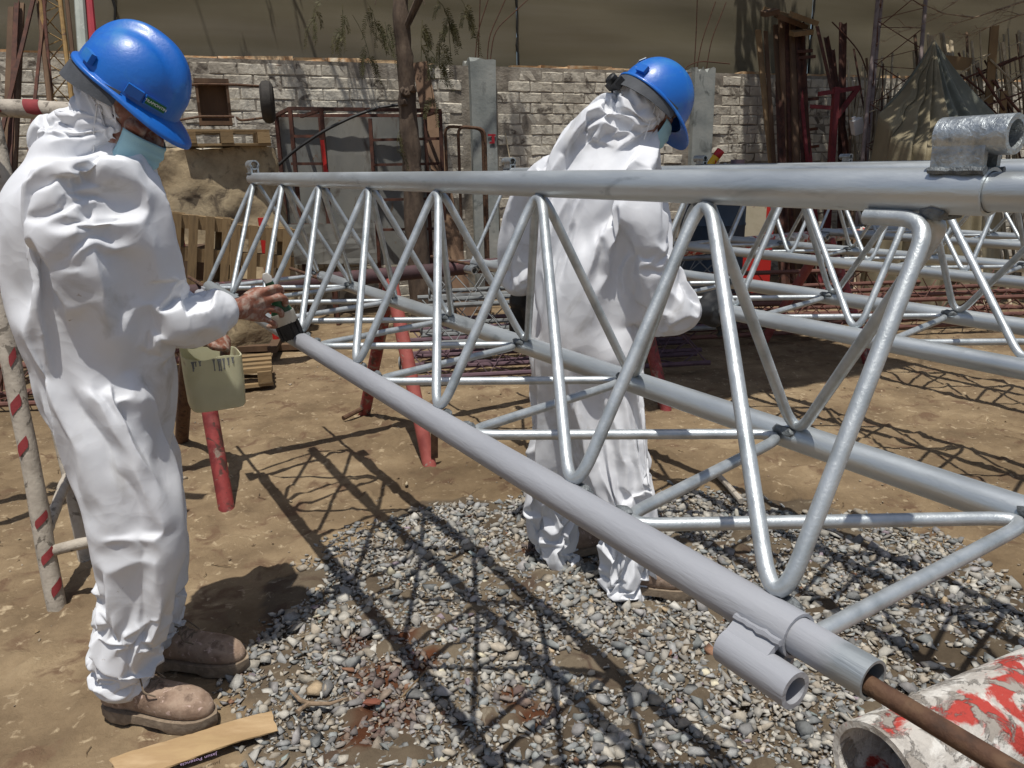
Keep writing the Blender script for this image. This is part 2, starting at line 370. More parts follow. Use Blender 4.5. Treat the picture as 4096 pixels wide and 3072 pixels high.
for row in range(22):
    z = .062+row*.1065
    s = -8.2+(.0 if row % 2 else .125)
    while s < 8.4:
        if min(abs(s-c) for c in cols_s) > .245 and not (row == 21 and random.random() < .12):
            p = wallpt(s, .03, z); vis = (p.z > 1.36) and (-.42 < p.x/p.y < .40)
            cand.append((vis, -abs(p.x/p.y+.02), s, z, row))
        s += .2515
cand.sort(key=lambda c: (-c[0], -c[1])); rest = []
for i, (vis, q, s, z, row) in enumerate(cand):
    me = random.choice(BRK[:10]); loc = (s+random.uniform(-.004, .004), random.uniform(-.004, .004)+.045, z+random.uniform(-.004, .004)); rot = (random.gauss(0, .01), random.gauss(0, .012), random.gauss(0, .012))
    if i < 298:
        o = link('brick', me, wall, loc=loc); o.rotation_euler = rot
    else: rest.append((me, Matrix.Translation(loc) @ Euler(rot).to_matrix().to_4x4()))
mb = MB()
for me, M4 in rest: mb.add([M4 @ v.co for v in me.vertices], [tuple(p.vertices) for p in me.polygons])
tag(mb.build('brickwork', m_brick, wall), kind='stuff')
# broken coping of mortar along the top
mb = MB(); s = -8.2
while s < 8.3:
    L = random.uniform(.12, .5)
    if min(abs(s+L/2-c) for c in cols_s) > .2+L/2: mb.box((s+L/2, .095, 2.385+random.uniform(0, .012)), (L*.98, .15, random.uniform(.02, .045)), jit=.008)
    s += L
m_cap = mat('bare_brick_edge', ['#a8744f', '#c9b08c', '#b5895f', '#d8cdb4'], scale=6, detail=8, rough=.95, bump=.006, bscale=40)
mb.build('coping', m_cap, wall)
for s, topz in zip(cols_s, (2.44, 2.42, 2.4)):
    bm = bmesh.new(); bmesh.ops.create_cube(bm, size=1); bmesh.ops.scale(bm, vec=(.27, .26, topz), verts=bm.verts); bmesh.ops.translate(bm, vec=(s, .055, topz/2), verts=bm.verts)
    bmesh.ops.subdivide_edges(bm, edges=bm.edges, cuts=9); 
    for v in bm.verts:
        d = mnoise.noise_vector(v.co*5)*.010; v.co += d
        if v.co.z > topz-.05: v.co.z += random.uniform(-.06, .02)
    me = bpy.data.meshes.new('concrete_column'); bm.to_mesh(me); bm.free(); me.materials.append(m_conc); col = link('concrete_column', me, wall)
    tops = {.06: (((-.09, .0), (-.02, 0), (.03, .82)), ((-.05, .06), (-.02, .25), (.16, .72)), ((.08, 0), (.1, .22), (.36, .72)), ((.11, .06), (.16, .28), (.62, .66))),
            2.70: (((-.08, 0), (-.08, .4), (-.10, .75)), ((-.05, .05), (.0, .3), (.14, .70)), ((.08, 0), (.12, .3), (.28, .70)))}.get(s, ())
    for (dx, dz), (mx, mz), (ex, ez) in tops:
        MB().tube([(s+dx, .03, topz-.25), (s+dx, .03, topz-.02), (s+mx, .02, topz+mz), (s+ex, .0, topz+ez)], .0055, 6, fillet=.12).build('rebar', m_rebar, col)
    if s == 2.70: MB().tube([(s-.3, -.0, topz-.35), (s-.26, -.02, topz), (s-.05, -.02, topz+.08), (s+.36, -.02, topz+.06)], .006, 6, fillet=.1).build('rebar', m_rebar, col)
m_redpaint = mat('red_paint_mark', ['#a31f2b', '#8a1a24'], scale=20, rough=.6)
mb = MB(); mb.box((.06+.07, -.0855, 1.71), (.085, .004, .02)); mb.box((.06+.085, -.0855, 1.665), (.03, .004, .075)); mb.box((.06+.06, -.0855, 1.635), (.03, .004, .02)); mb.build('painted_mark', m_redpaint, wall)

# ---- brown shade netting stretched on posts behind the wall
m_net = mat('brown_shade_net', ['#66604f', '#6e6858', '#767062'], scale=1.3, detail=4, rough=.95, bump=.0015, bscale=500, stretch=(.25, 1, 3), spec=.05)
m_cord = mat('black_cord', ['#141414', '#26241f'], scale=20, rough=.9)
net = empty('shade_netting', wallpt(0, 0, 0), WR, 'dark brown shade netting stretched above the brick wall', 'netting')
seams = [-7.5, -3.27, .62, 4.55, 8.6]
for i in range(4):
    a, b = seams[i]+.003, seams[i+1]-.003; nu, nv = 60, 50; V = []; Fc = []
    for v in range(nv+1):
        for u in range(nu+1):
            s = a+(b-a)*u/nu; z = 2.0+4.2*v/nv; e = math.sin(math.pi*u/nu)
            y = .42+.012*e*math.sin(v*.31+u*.05+i)+.006*e*math.sin(v*.9+u*.13)+.008*fbm3((s*.8, z*3, i), 2)
            V.append((s, y, z))
    for v in range(nv):
        for u in range(nu): q = v*(nu+1)+u; Fc.append((q, q+1, q+nu+2, q+nu+1))
    MB().add(V, Fc).build('net_panel', m_net, net, smooth=True)
for s in seams[1:4]:
    mb = MB(); z = 2.2; P = []
    while z < 6.2: P.append((s+random.uniform(-.016, .016), .40, z)); z += .09
    mb.tube(P, .012, 5); mb.build('lacing_cord', m_cord, net)
for s in seams: MB().tube([(s, .5, 0), (s, .5, 6.3)], .03, 8).build('post', m_rebar, net)

# ================================================================ LATTICE TOWER SECTIONS ON TRESTLES
A_ = .592; S_ = .478; ZB = .941; ZT = 1.3666; RC = .0242; RR = .0092
m_galv = mat('galvanised_steel', ['#a9afb2', '#bcc2c5', '#cad0d2'], scale=9, detail=7, rough=.42, metal=.68, stretch=(1, .25, 1), rough_var=.10, bump=.0006, bscale=120, spots=[('#a2a8ab', 22, .66, .05)])
m_zinc = mat('rough_hot_dip_zinc', ['#7c8285', '#a3a9ac', '#c0c6c8', '#8c9295'], scale=40, detail=9, rough=.40, metal=.8, rough_var=.12, bump=.0022, bscale=110, bdetail=8, rnoise=.7)
m_rod = mat('galvanised_rod', ['#9aa1a4', '#b4babd', '#c4c9cb'], scale=25, detail=6, rough=.45, metal=.58, rough_var=.08, bump=.0005, bscale=260)
m_weld = mat('weld_bead', ['#5d6163', '#83888a'], scale=90, rough=.55, metal=.5, bump=.002, bscale=300)
m_rust = mat('brown_rust', ['#3a2a20', '#553b2b', '#634a36', '#2e221b'], scale=30, detail=8, rough=.8, metal=.15, bump=.0012, bscale=150)
m_dark = mat('dark_hollow', ['#2a2b2c', '#3a3b3c'], scale=20, rough=.8, metal=.3)
# the near lower chord: bare zinc at the far end, fresh grey paint as far as the brush has come
m_fresh = mat('fresh_grey_paint', ['#8b8d93', '#a0a2a7'], scale=16, detail=6, rough=.5, metal=0., bump=.0014, bscale=90, stretch=(1, .12, 1), spec=.4)
def painted_chord():
    m = m_fresh.copy(); m.name = 'half_painted_chord'; n = m.node_tree.nodes; l = m.node_tree.links; b = n['Principled BSDF']
    tc = n.new('ShaderNodeTexCoord'); sx = n.new('ShaderNodeSeparateXYZ'); l.new(tc.outputs['Object'], sx.inputs[0])
    t = n.new('ShaderNodeTexNoise'); t.inputs['Scale'].default_value = 60; l.new(tc.outputs['Object'], t.inputs[0])
    ad = n.new('ShaderNodeMath'); ad.operation = 'MULTIPLY_ADD'; l.new(t.outputs[0], ad.inputs[0]); ad.inputs[1].default_value = .03; l.new(sx.outputs['Y'], ad.inputs[2])
    mr = n.new('ShaderNodeMapRange'); mr.inputs[1].default_value = 2.085; mr.inputs[2].default_value = 2.10; l.new(ad.outputs[0], mr.inputs[0])
    mr2 = n.new('ShaderNodeMapRange'); mr2.inputs[1].default_value = .405; mr2.inputs[2].default_value = .385; l.new(ad.outputs[0], mr2.inputs[0])
    mx = n.new('ShaderNodeMath'); mx.operation = 'MAXIMUM'; l.new(mr.outputs[0], mx.inputs[0]); l.new(mr2.outputs[0], mx.inputs[1])
    me = n.new('ShaderNodeMath'); me.operation = 'MULTIPLY'; me.inputs[1].default_value = .6; l.new(mx.outputs[0], me.inputs[0]); l.new(me.outputs[0], b.inputs['Metallic'])
    c = n.new('ShaderNodeMix'); c.data_type = 'RGBA'; l.new(mx.outputs[0], c.inputs[0]); l.new(b.inputs['Base Color'].links[0].from_socket, c.inputs[6]); c.inputs[7].default_value = (*srgb('#a0a6a9'), 1); l.new(c.outputs[2], b.inputs['Base Color'])
    return m
m_half = painted_chord()
PIT = .4292
def dk(k): return .823+PIT*k               # node stations along the section
CH = dict(near=(0., ZB), far=(S_, ZB), top=(S_/2, ZT))
D0, D1 = .4245, 3.35
def make_truss(first):
    root = empty('lattice_tower_section', nd(A_, 0, 0), RZ)
    mid = Vector((S_/2, 0, (2*ZB+ZT)/3))
    for nm, (x, z) in CH.items():
        d1 = D1+(.08 if nm == 'top' else 0.); mt = m_half if (first and nm == 'near') else m_galv
        ch = MB().pipe((x, D0, z), (x, d1, z), RC, RC-.0035, 40, segs=10).build('chord', mt, root, smooth=True)
        lug_m = m_fresh if (first and nm == 'near') else m_zinc
        # spigot for the next section
        MB().pipe((x, D0+.10, z), (x, D0-.082, z), RC-.0045, RC-.0075, 36).build('spigot', m_half if (first and nm == 'near') else m_galv, ch, smooth=True)
        out = Vector((x, 0, z))-mid; out.y = 0; out.normalize(); side = Vector((out.z, 0, -out.x))
        if nm == 'near': out = Vector((-.80, 0, -.60)); side = Vector((out.z, 0, -out.x))
        for q, (y0, y1) in enumerate(((D0-(.015 if nm == 'top' else .030), D0+.058), (d1-.06, d1+.02))):
            c = Vector((x, 0, z))+out*(RC+(.031 if nm == 'top' else .024))
            lg = MB().pipe((c.x, y0, c.z), (c.x, y1, c.z), .0195, .0140, 28)
            a = Vector((x, 0, z))+out*(RC-.003)
            for sg in (-1, 1):                     # gusset webs that blend the lug into the chord
                o = side*(.0128*sg); p0 = a+o*1.0; p1 = c+o*1.05
                ya = max(y0, D0+.004); yb = min(y1, d1-.004); lg.bar((p0.x, (ya+yb)/2, p0.z), (p1.x, (ya+yb)/2, p1.z), yb-ya, .007, up=tuple(side))
            lg.build('bolt_lug', lug_m, ch, smooth=True, sharp=50)
            for sg in (-1, 1):
                bd = MB()
                p0 = a+side*(.018*sg); P = [(p0.x+random.uniform(-.0006, .0006), max(y0, D0)+(min(y1, d1)-max(y0, D0))*i/9, p0.z+random.uniform(-.0006, .0006)) for i in range(10)]
                bd.tube(P, [.003+random.uniform(0, .0018) for i in range(10)], 6)
                bd.build('weld_bead', lug_m if first and nm == 'near' else m_weld, ch, smooth=True)
    # zigzag lacing rods, one bent rod per face, each bend rounded and welded where it touches the chord
    FIL = .078
    def off(a, b, e, k=None):       # point beside chord a on the side of chord b, at station e
        (x, z), (x2, z2) = CH[a], CH[b]; v = Vector((x2-x, 0, z2-z)).normalized()*(RC+RR*.75-(.5*FIL*.90 if k is None else k)); return Vector((x+v.x, e, z+v.z))
    for (a, b, e0) in (('top', 'near', .458), ('top', 'far', .43), ('far', 'near', .42)):
        P = []; welds = []
        if a == 'far':
            P = [off(b, a, .417, .012), off(a, b, .428)]
            for k in range(0, 7): P += [off(b, a, dk(k)-.10), off(a, b, dk(k)+.005)]
            P.append(off(b, a, D1-.03, .012))
        else:
            for k in range(6, -1, -1): P += [off(b, a, dk(k)-.012), off(a, b, dk(k)-.006)] if b == 'near' else [off(a, b, dk(k)), off(b, a, dk(k)-.01)]
            if b == 'near': P += [off(b, a, e0-.005)]
            pt = off(a, b, .475, -.002); P += [pt, pt+Vector((0, .075, 0))]
        for p in P[1:-1]: c_ = min(CH.values(), key=lambda q: (q[0]-p.x)**2+(q[1]-p.z)**2); d_ = Vector((S_/2-c_[0], 0, 1.083-c_[1])).normalized(); welds.append(Vector((c_[0], p.y, c_[1]))+(Vector((p.x-c_[0], 0, p.z-c_[1])).normalized() if (Vector((p.x-c_[0], 0, p.z-c_[1])).length > .002 and Vector((p.x-c_[0], 0, p.z-c_[1])).dot(d_) > 0) else d_)*(RC+.001))
        MB().tube(P, RR, 12, fillet=FIL, fs=9).build('lacing_rod', m_rod, root, smooth=True)
        for p in welds:
            w_ = MB()
            w_.blob(p, .0085, 2, .22, sc=(1.0, 1.9, 1.0)); w_.build('weld_bead', m_weld, root, smooth=True)
    return root
t1 = make_truss(True); tag(t1, 'silver lattice tower section with one chord half painted grey, held up before both workers', 'tower section', 'lattice tower sections on trestles')
t2 = make_truss(False); t2.location = nd(1.850, 0, 0)
tag(t2, 'silver lattice tower section that the back-turned worker faces, second in the row', 'tower section', 'lattice tower sections on trestles')
for n0, lb in ((3.17, 'silver lattice tower section third in the row, beyond the back-turned worker'), (4.52, 'silver lattice tower section last in the row, closest to the brick wall')):
    t = copy_tree(t2); t.location = nd(n0, 0, 0); t['label'] = lb
# steel rods through the chords that carry the sections on the trestle bars
rodn = 0
for n0, ch, d0, d1, lb in ((A_, 'near', -.55, .75, 'rusty steel rod poking out of the freshly painted chord over the red and white pipe'), (A_, 'near', 3.0, 3.82, 'thin rod at the far end of the half painted chord'),
                           (A_, 'far', 3.0, 3.84, 'thin rod out of the galvanised chord beside the half painted one'), (1.85, 'near', 3.0, 3.85, 'brownish rod out of the chord end beside the worker with his back turned'), (1.85, 'far', 3.0, 3.8, 'rod out of the farther bottom chord of the second tower section')):
    x, z = CH[ch]; r = .0092 if d0 < 0 else .008
    zz = z-(RC-.0075)+r+.0004 if d0 < 0 else z-(RC-.0035)+r+.0004
    MB().tube([nd(n0+x, d0, zz), nd(n0+x, (d0+d1)/2, zz), nd(n0+x, d1, zz)], r, 14).build('steel_rod', m_rust, None, smooth=True, label=lb, cat='rod', group='rods carrying the tower sections')
ZROD_N = ZB-(RC-.0075)+.0004; ZROD_F = ZB-(RC-.0035)+.0004
# ---- trestles
m_peel = mat('peeling_red_white_paint', ['#a8a29a', '#b9b4ac', '#97918a'], scale=30, detail=9, rough=.8, bump=.0040, bscale=70, bdetail=9, rnoise=.75, spots=[('#cfccc5', 20, .50, .03, 10), ('#a83a30', 15, .55, .025, 12), ('#948d84', 34, .56, .03, 12, -.002)])
m_redst = mat('weathered_red_paint', ['#7d2f2e', '#913b38', '#6e2626', '#8a4540'], scale=9, detail=8, rough=.62, bump=.0012, bscale=90, spots=[('#84776a', 16, .58, .04, 9), ('#4e332b', 22, .58, .04, 9)])
m_pink = mat('faded_red_paint', ['#8f463f', '#a0544c', '#7f3a34'], scale=9, detail=7, rough=.65, bump=.001, bscale=90, spots=[('#94887c', 22, .66, .03)])
m_bright = mat('bright_red_paint', ['#b3241f', '#c22e26'], scale=6, rough=.5)
m_maroon = mat('dark_maroon_pipe', ['#3a2a2c', '#4a3335', '#54383a'], scale=14, detail=8, rough=.75, bump=.0015, bscale=70, spots=[('#8a4a48', 12, .63, .03)])
def trestle(name, lb, n0, n1, bd, bz, br, feet, bar_m, leg_ms, lr=.036, rail=True):
    t = empty(name, nd((n0+n1)/2, bd, 0), 0, lb, 'trestle', 'trestles under the tower sections'); inv = Matrix.Translation(-t.location)
    L = lambda p: inv @ Vector(p)
    MB().pipe(L(nd(n0, bd, bz)), L(nd(n1, bd, bz)), br, br-.005, 24, segs=8).build('bar', bar_m, t, smooth=True)
    for i, (fn, fd, tn) in enumerate(feet):
        a = nd(fn, fd, -.02); b = nd(tn, bd+(.02 if fd > bd else -.02), bz-br*.6)
        MB().pipe(L(a), L(b), lr, lr-.004, 20, segs=4).build('leg', leg_ms[i % len(leg_ms)], t, smooth=True)
    return t
B1 = .037
tA = trestle('pipe_trestle', 'trestle with dark bar and faded red legs behind the paint can', .28, 2.62, 3.62, ZROD_F-B1, B1,
        ((.53, 3.23, .55), (.51, 4.26, .56), (1.48, 3.20, 1.50), (1.50, 4.14, 1.52)), m_maroon, (m_redst, m_rust, m_pink, m_redst), .034)
# foot plate and stub welded to the legs
p = nd(1.50, 3.18, .12); MB().box(tA.matrix_world.inverted() @ p if False else p-tA.location, (.035, .006, .17), Euler((.1, 0, .5)).to_matrix()).build('foot_plate', m_rust, tA)
a = nd(1.50, 4.10, .06); MB().tube([a-tA.location, a-tA.location+Vector((-.10, -.14, -.02))], .014, 8).build('peg', m_rust, tA, smooth=True)
trestle('pipe_trestle', 'pipe trestle with red legs and peeling bar under the last two far ends', 2.75, 5.3, 3.60, ZROD_F-.045, .045,
        ((3.02, 3.2, 3.05), (3.0, 4.1, 3.04), (4.9, 3.15, 4.9), (4.88, 4.1, 4.9)), m_peel, (m_redst, m_pink), .036)
pa = gnd(3500, 3105, .80); pb = gnd(4096, 2825, .80); pd = (pb-pa).normalized()
t = empty('pipe_trestle', (pa.x, pa.y, 0), 0, 'thick pipe with peeling red and white paint lying below the rusty rod', 'trestle', 'trestles under the tower sections'); q0 = Vector((pa.x, pa.y, 0))
MB().pipe(pa-q0, pa+pd*1.9-q0, .054, .047, 40, segs=12).build('bar', m_peel, t, smooth=True)
pn = Vector((-pd.y, pd.x, 0))
for k in (.55, 1.6):
    for sg in (-1, 1):
        e = pa+pd*k-q0; MB().pipe((e.x+pn.x*.42*sg, e.y+pn.y*.42*sg, -.02), (e.x+pn.x*.02*sg, e.y+pn.y*.02*sg, .78), .03, .026, 20).build('leg', m_peel, t, smooth=True)
trestle('pipe_trestle', 'pipe trestle with faded red legs under the near ends of the last two tower sections', 3.0, 5.4, .25, ZROD_F-.05, .05,
        ((3.3, -.2, 3.3), (3.3, .75, 3.3), (5.0, -.2, 5.0), (5.0, .75, 5.0)), m_peel, (m_redst,), .034)
trestle('pipe_trestle', 'pipe trestle that carries the end of the rusty rod', .40, 1.9, -.48, ZROD_N-.04, .04,
        ((.6, -.95, .6), (.6, -.05, .6), (1.6, -.95, 1.6), (1.6, -.05, 1.6)), m_peel, (m_redst,), .03)

# ================================================================ PEOPLE
def sph_loft(rings, n=20):
    """closed loft through elliptical rings (centre, axis u, axis v) with rounded ends"""
    rg = [(Vector(c), Vector(u), Vector(v)) for c, u, v in rings]
    def cap(c, u, v, c2):
        d = (c-c2).normalized(); r = (u.length+v.length)/2*.55
        return [(c+d*r*math.sin(a), u*math.cos(a), v*math.cos(a)) for a in (R(30), R(58), R(82))]
    a = cap(*rg[0], rg[1][0])[::-1]; b = cap(*rg[-1], rg[-2][0]); rg = a+rg+b
    V = []; F = []
    for c, u, v in rg:
        for k in range(n): t = 2*math.pi*k/n; V.append(c+u*math.cos(t)+v*math.sin(t))
    m = len(rg)
    for i in range(m-1):
        for k in range(n): F.append((i*n+k, i*n+(k+1) % n, (i+1)*n+(k+1) % n, (i+1)*n+k))
    F += [tuple(range(n-1, -1, -1)), tuple((m-1)*n+k for k in range(n))]
    return V, F
def limb(mb, pts, n=16, flat=None):
    """tapered limb through (point, radius[, radius2]) smoothed with a Catmull-Rom spline"""
    P = [Vector(p[0]) for p in pts]; r = [p[1] for p in pts]; Q = []
    for i in range(len(P)-1):
        a, b, c, d = P[max(i-1, 0)], P[i], P[i+1], P[min(i+2, len(P)-1)]
        for j in range(5):
            t = j/5; Q.append((.5*((2*b)+(c-a)*t+(2*a-5*b+4*c-d)*t*t+(3*b-a-3*c+d)*t**3), r[i]+(r[i+1]-r[i])*(t*t*(3-2*t))))
    Q.append((P[-1], r[-1])); rings = []; prev = None
    for i, (p, rr) in enumerate(Q):
        t = (Q[min(i+1, len(Q)-1)][0]-Q[max(i-1, 0)][0]).normalized()
        x = t.cross(Vector((.12, .2, 1))) if prev is None else prev-t*prev.dot(t)
        x.normalize(); prev = x; y = t.cross(x); rings.append((p, x*rr, y*rr))
    mb.add(*sph_loft(rings, n)); return mb
def remesh(mb, vox, smooth_it=3, sf=.5, name='tmp'):
    me = bpy.data.meshes.new(name); me.from_pydata(mb.v, [], mb.f); o = bpy.data.objects.new(name, me); C.objects.link(o)
    md = o.modifiers.new('r', 'REMESH'); md.mode = 'VOXEL'; md.voxel_size = vox; md.adaptivity = 0
    dg = bpy.context.evaluated_depsgraph_get(); e = o.evaluated_get(dg); m2 = bpy.data.meshes.new_from_object(e); bpy.data.objects.remove(o); bpy.data.meshes.remove(me)
    n = len(m2.vertices); co = np.empty(n*3, 'f'); m2.vertices.foreach_get('co', co); co = co.reshape(-1, 3)
    ed = np.empty(len(m2.edges)*2, 'i'); m2.edges.foreach_get('vertices', ed); ed = ed.reshape(-1, 2)
    for it in range(smooth_it): co = lap(co, ed, sf)
    m2.vertices.foreach_set('co', co.ravel()); m2.update(); return m2, co, ed
def lap(co, ed, f=.5):
    n = len(co); acc = np.zeros_like(co); cnt = np.zeros(n)
    for i in range(3):
        acc[:, i] = np.bincount(ed[:, 0], co[ed[:, 1], i], n)+np.bincount(ed[:, 1], co[ed[:, 0], i], n)
    cnt = np.bincount(ed.ravel(), minlength=n).clip(1); return co+(acc/cnt[:, None]-co)*f
def keep(o, parent):
    o.parent = parent; o.matrix_parent_inverse = parent.matrix_basis.inverted(); return o
def simulate(suit_me, body_me, pinw, frames=18, grow=-.07, bend=1.2, tens=40, grav=1., press=0., damp=8):
    """drape the oversized coverall over the body so that it buckles into real folds"""
    so_ = bpy.data.objects.new('suit_sim', suit_me); C.objects.link(so_)
    bo = bpy.data.objects.new('body_sim', body_me); C.objects.link(bo)
    cm = bo.modifiers.new('c', 'COLLISION'); bo.collision.thickness_outer = .006; bo.collision.cloth_friction = 12
    vg = so_.vertex_groups.new(name='pin')
    for i, q in enumerate(pinw):
        if q > .01: vg.add([i], float(q), 'REPLACE')
    cl = so_.modifiers.new('cloth', 'CLOTH'); s = cl.settings
    s.quality = 5; s.mass = .12; s.tension_stiffness = tens; s.compression_stiffness = tens; s.shear_stiffness = tens*.5; s.bending_stiffness = bend
    s.tension_damping = damp; s.compression_damping = damp; s.shear_damping = damp; s.bending_damping = .8; s.air_damping = 3
    s.vertex_group_mass = 'pin'; s.pin_stiffness = 8; s.shrink_min = grow; s.effector_weights.gravity = grav
    if press: s.use_pressure = True; s.uniform_pressure_force = press
    cl.collision_settings.use_collision = True; cl.collision_settings.distance_min = .006; cl.collision_settings.collision_quality = 2; cl.collision_settings.use_self_collision = False
    cl.point_cache.frame_start = 1; cl.point_cache.frame_end = frames+2
    for f in range(1, frames+1): scene.frame_set(f)
    dg = bpy.context.evaluated_depsgraph_get(); m2 = bpy.data.meshes.new_from_object(so_.evaluated_get(dg)); scene.frame_set(1)
    n = len(m2.vertices); co = np.empty(n*3, 'f'); m2.vertices.foreach_get('co', co); co = co.reshape(-1, 3).copy()
    bpy.data.objects.remove(so_); bpy.data.objects.remove(bo); bpy.data.meshes.remove(m2); return co

def suit_material():
    m = mat('white_coverall_fabric', ['#d4d7dc', '#dee0e4', '#d7d9de'], scale=5, detail=6, rough=.6, spec=.35, trans=.06, spots=[('#bdbcba', 6, .66, .07), ('#a89e92', 26, .74, .03)])
    n = m.node_tree.nodes; l = m.node_tree.links; b = n['Principled BSDF']; tc = n.new('ShaderNodeTexCoord'); prev = None
    wn = n.new('ShaderNodeTexNoise'); wn.inputs['Scale'].default_value = 7; l.new(tc.outputs['Object'], wn.inputs[0])
    vm = n.new('ShaderNodeVectorMath'); vm.operation = 'MULTIPLY_ADD'; vm.inputs[1].default_value = (.12, .12, .12); l.new(wn.outputs['Color'], vm.inputs[0]); l.new(tc.outputs['Object'], vm.inputs[2])
    for sc, di in ((9, .006), (22, .0022)):       # crumpled, paper-like facets
        v = n.new('ShaderNodeTexVoronoi'); v.feature = 'F1'; v.inputs['Scale'].default_value = sc; l.new(vm.outputs[0], v.inputs['Vector'])
        bp = n.new('ShaderNodeBump'); bp.inputs['Distance'].default_value = di; bp.inputs['Strength'].default_value = .55; l.new(v.outputs['Distance'], bp.inputs['Height'])
        if prev is not None: l.new(prev, bp.inputs['Normal'])
        prev = bp.outputs[0]
    l.new(prev, b.inputs['Normal']); return m
m_suit = suit_material()
m_skin = mat('brown_skin', ['#7a4c3a', '#885744', '#693f2f'], scale=24, rough=.55, bump=.0006, bscale=260, sss=.12, spots=[('#a08d80', 45, .55, .08)])
m_glove = mat('black_glove', ['#121315', '#1d1e20'], scale=30, rough=.6, bump=.001, bscale=120)
m_blue = mat('blue_helmet_plastic', ['#1560b8', '#1a68c0'], scale=4, rough=.40, bump=.0006, bscale=90, coat=.2, spots=[('#2f74b8', 9, .60, .08), ('#7f96ad', 70, .72, .02)])
m_band = mat('grey_strap', ['#3a3d42', '#4a4d52'], scale=40, rough=.75, bump=.0008, bscale=300)
m_mask = mat('blue_mask_cloth', ['#aad6e2', '#b4dde7'], scale=20, rough=.85, bump=.0006, bscale=300, trans=.15)
m_white = mat('white_elastic', ['#d8d8d8', '#e2e2e2'], scale=20, rough=.8)
m_boot = mat('dusty_tan_leather', ['#6e5a4b', '#8a7463', '#9a8573', '#5d4a3e'], scale=22, detail=8, rough=.82, bump=.0018, bscale=110, bdetail=7, spots=[('#b39c90', 55, .62, .03)])
m_sole = mat('dusty_rubber_sole', ['#8d7d6a', '#7a6b5a', '#9c8c78'], scale=30, rough=.9, bump=.0015, bscale=160)
m_lace = mat('boot_lace', ['#5f5246', '#7d6e5c'], scale=50, rough=.9)
m_green = mat('green_label', ['#0c5a2c', '#0f6432'], scale=20, rough=.5)
m_white2 = mat('white_print', ['#e6eae2'], rough=.6)

def frame(o, fwd, up):
    f = Vector(fwd).normalized(); u = Vector(up); s = f.cross(u).normalized(); u = s.cross(f)     # s = right hand side
    return Matrix.Translation(Vector(o)) @ Matrix((f, -s, u)).transposed().to_4x4()     # local x fwd, y left, z up

def helmet(M4, person, ridge=True, name='hard_hat'):
    hx, hy, hz = .118, .103, .126; nu, nv = 64, 26; V = []; F = []
    def prof(a, v):       # a: angle round, v: 0 rim .. 1 crown
        th = v*math.pi/2; c = math.cos(th)**.86; s = math.sin(th)
        x, y = hx*c*math.cos(a), hy*c*math.sin(a); z = hz*s
        if ridge:
            k = math.exp(-(y/.024)**6)*min(1, max(0, (s-.10)/.22)); z += .0165*k; x *= 1+.05*k
            g = math.exp(-((abs(y)-.040)/.011)**2)*min(1, max(0, (s-.3)/.3)); z -= .006*g
        return Vector((x, y, z))
    for v in range(nv):
        for u in range(nu): V.append(prof(2*math.pi*u/nu, v/nv))
    V.append(prof(0, 1))
    for v in range(nv-1):
        for u in range(nu): F.append((v*nu+u, v*nu+(u+1) % nu, (v+1)*nu+(u+1) % nu, (v+1)*nu+u))
    for u in range(nu): F.append(((nv-1)*nu+u, (nv-1)*nu+(u+1) % nu, nv*nu))
    # rim flange and visor
    def rim(a, k):
        e = max(0, math.cos(a)); ext = (.010+.043*e**2.2)*k; drop = -.006*k-(.020*e**2)*k*k
        b = prof(a, 0); d = Vector((math.cos(a)*hy, math.sin(a)*hx, 0)).normalized(); return b+d*ext+Vector((0, 0, drop))
    b0 = len(V); ks = (0, .3, .6, .9, 1., 1., .85, .4, 0)
    zo = (.0, .0, .0, .0, -.001, -.006, -.008, -.008, -.010)
    for k, z in zip(ks, zo):
        for u in range(nu): V.append(rim(2*math.pi*u/nu, k)+Vector((0, 0, z)))
    for i in range(len(ks)-1):
        for u in range(nu): F.append((b0+(i+1)*nu+u, b0+(i+1)*nu+(u+1) % nu, b0+i*nu+(u+1) % nu, b0+i*nu+u))
    # inner skin so that the shell has thickness
    b1 = len(V)
    for v in range(0, nv, 5):
        for u in range(nu): q = prof(2*math.pi*u/nu, v/nv)*.965; V.append(q-Vector((0, 0, .008)))
    rows = len(range(0, nv, 5))
    for v in range(rows-1):
        for u in range(nu): F.append((b1+(v+1)*nu+u, b1+(v+1)*nu+(u+1) % nu, b1+v*nu+(u+1) % nu, b1+v*nu+u))
    F.append(tuple(b1+(rows-1)*nu+u for u in range(nu)))
    mb = MB(); mb.add([M4 @ v for v in V], F)
    h = keep(mb.build(name, m_blue, None, smooth=True, sharp=60), person)
    R3 = M4.to_3x3()
    for a in ((R(-62), R(-118)) if ridge else (R(-150),)):           # accessory slots on the side
        b = prof(a, .04); d = Vector((b.x, b.y, 0)).normalized(); t = Vector((-d.y, d.x, 0))
        MBx = MB(); rot = R3 @ Matrix((t, d, Vector((0, 0, 1)))).transposed()
        MBx.box(M4 @ (b+d*.004+Vector((0, 0, .012))), (.034, .012, .022), rot); keep(MBx.build('accessory_slot', m_blue), h)
    return h, prof, R3

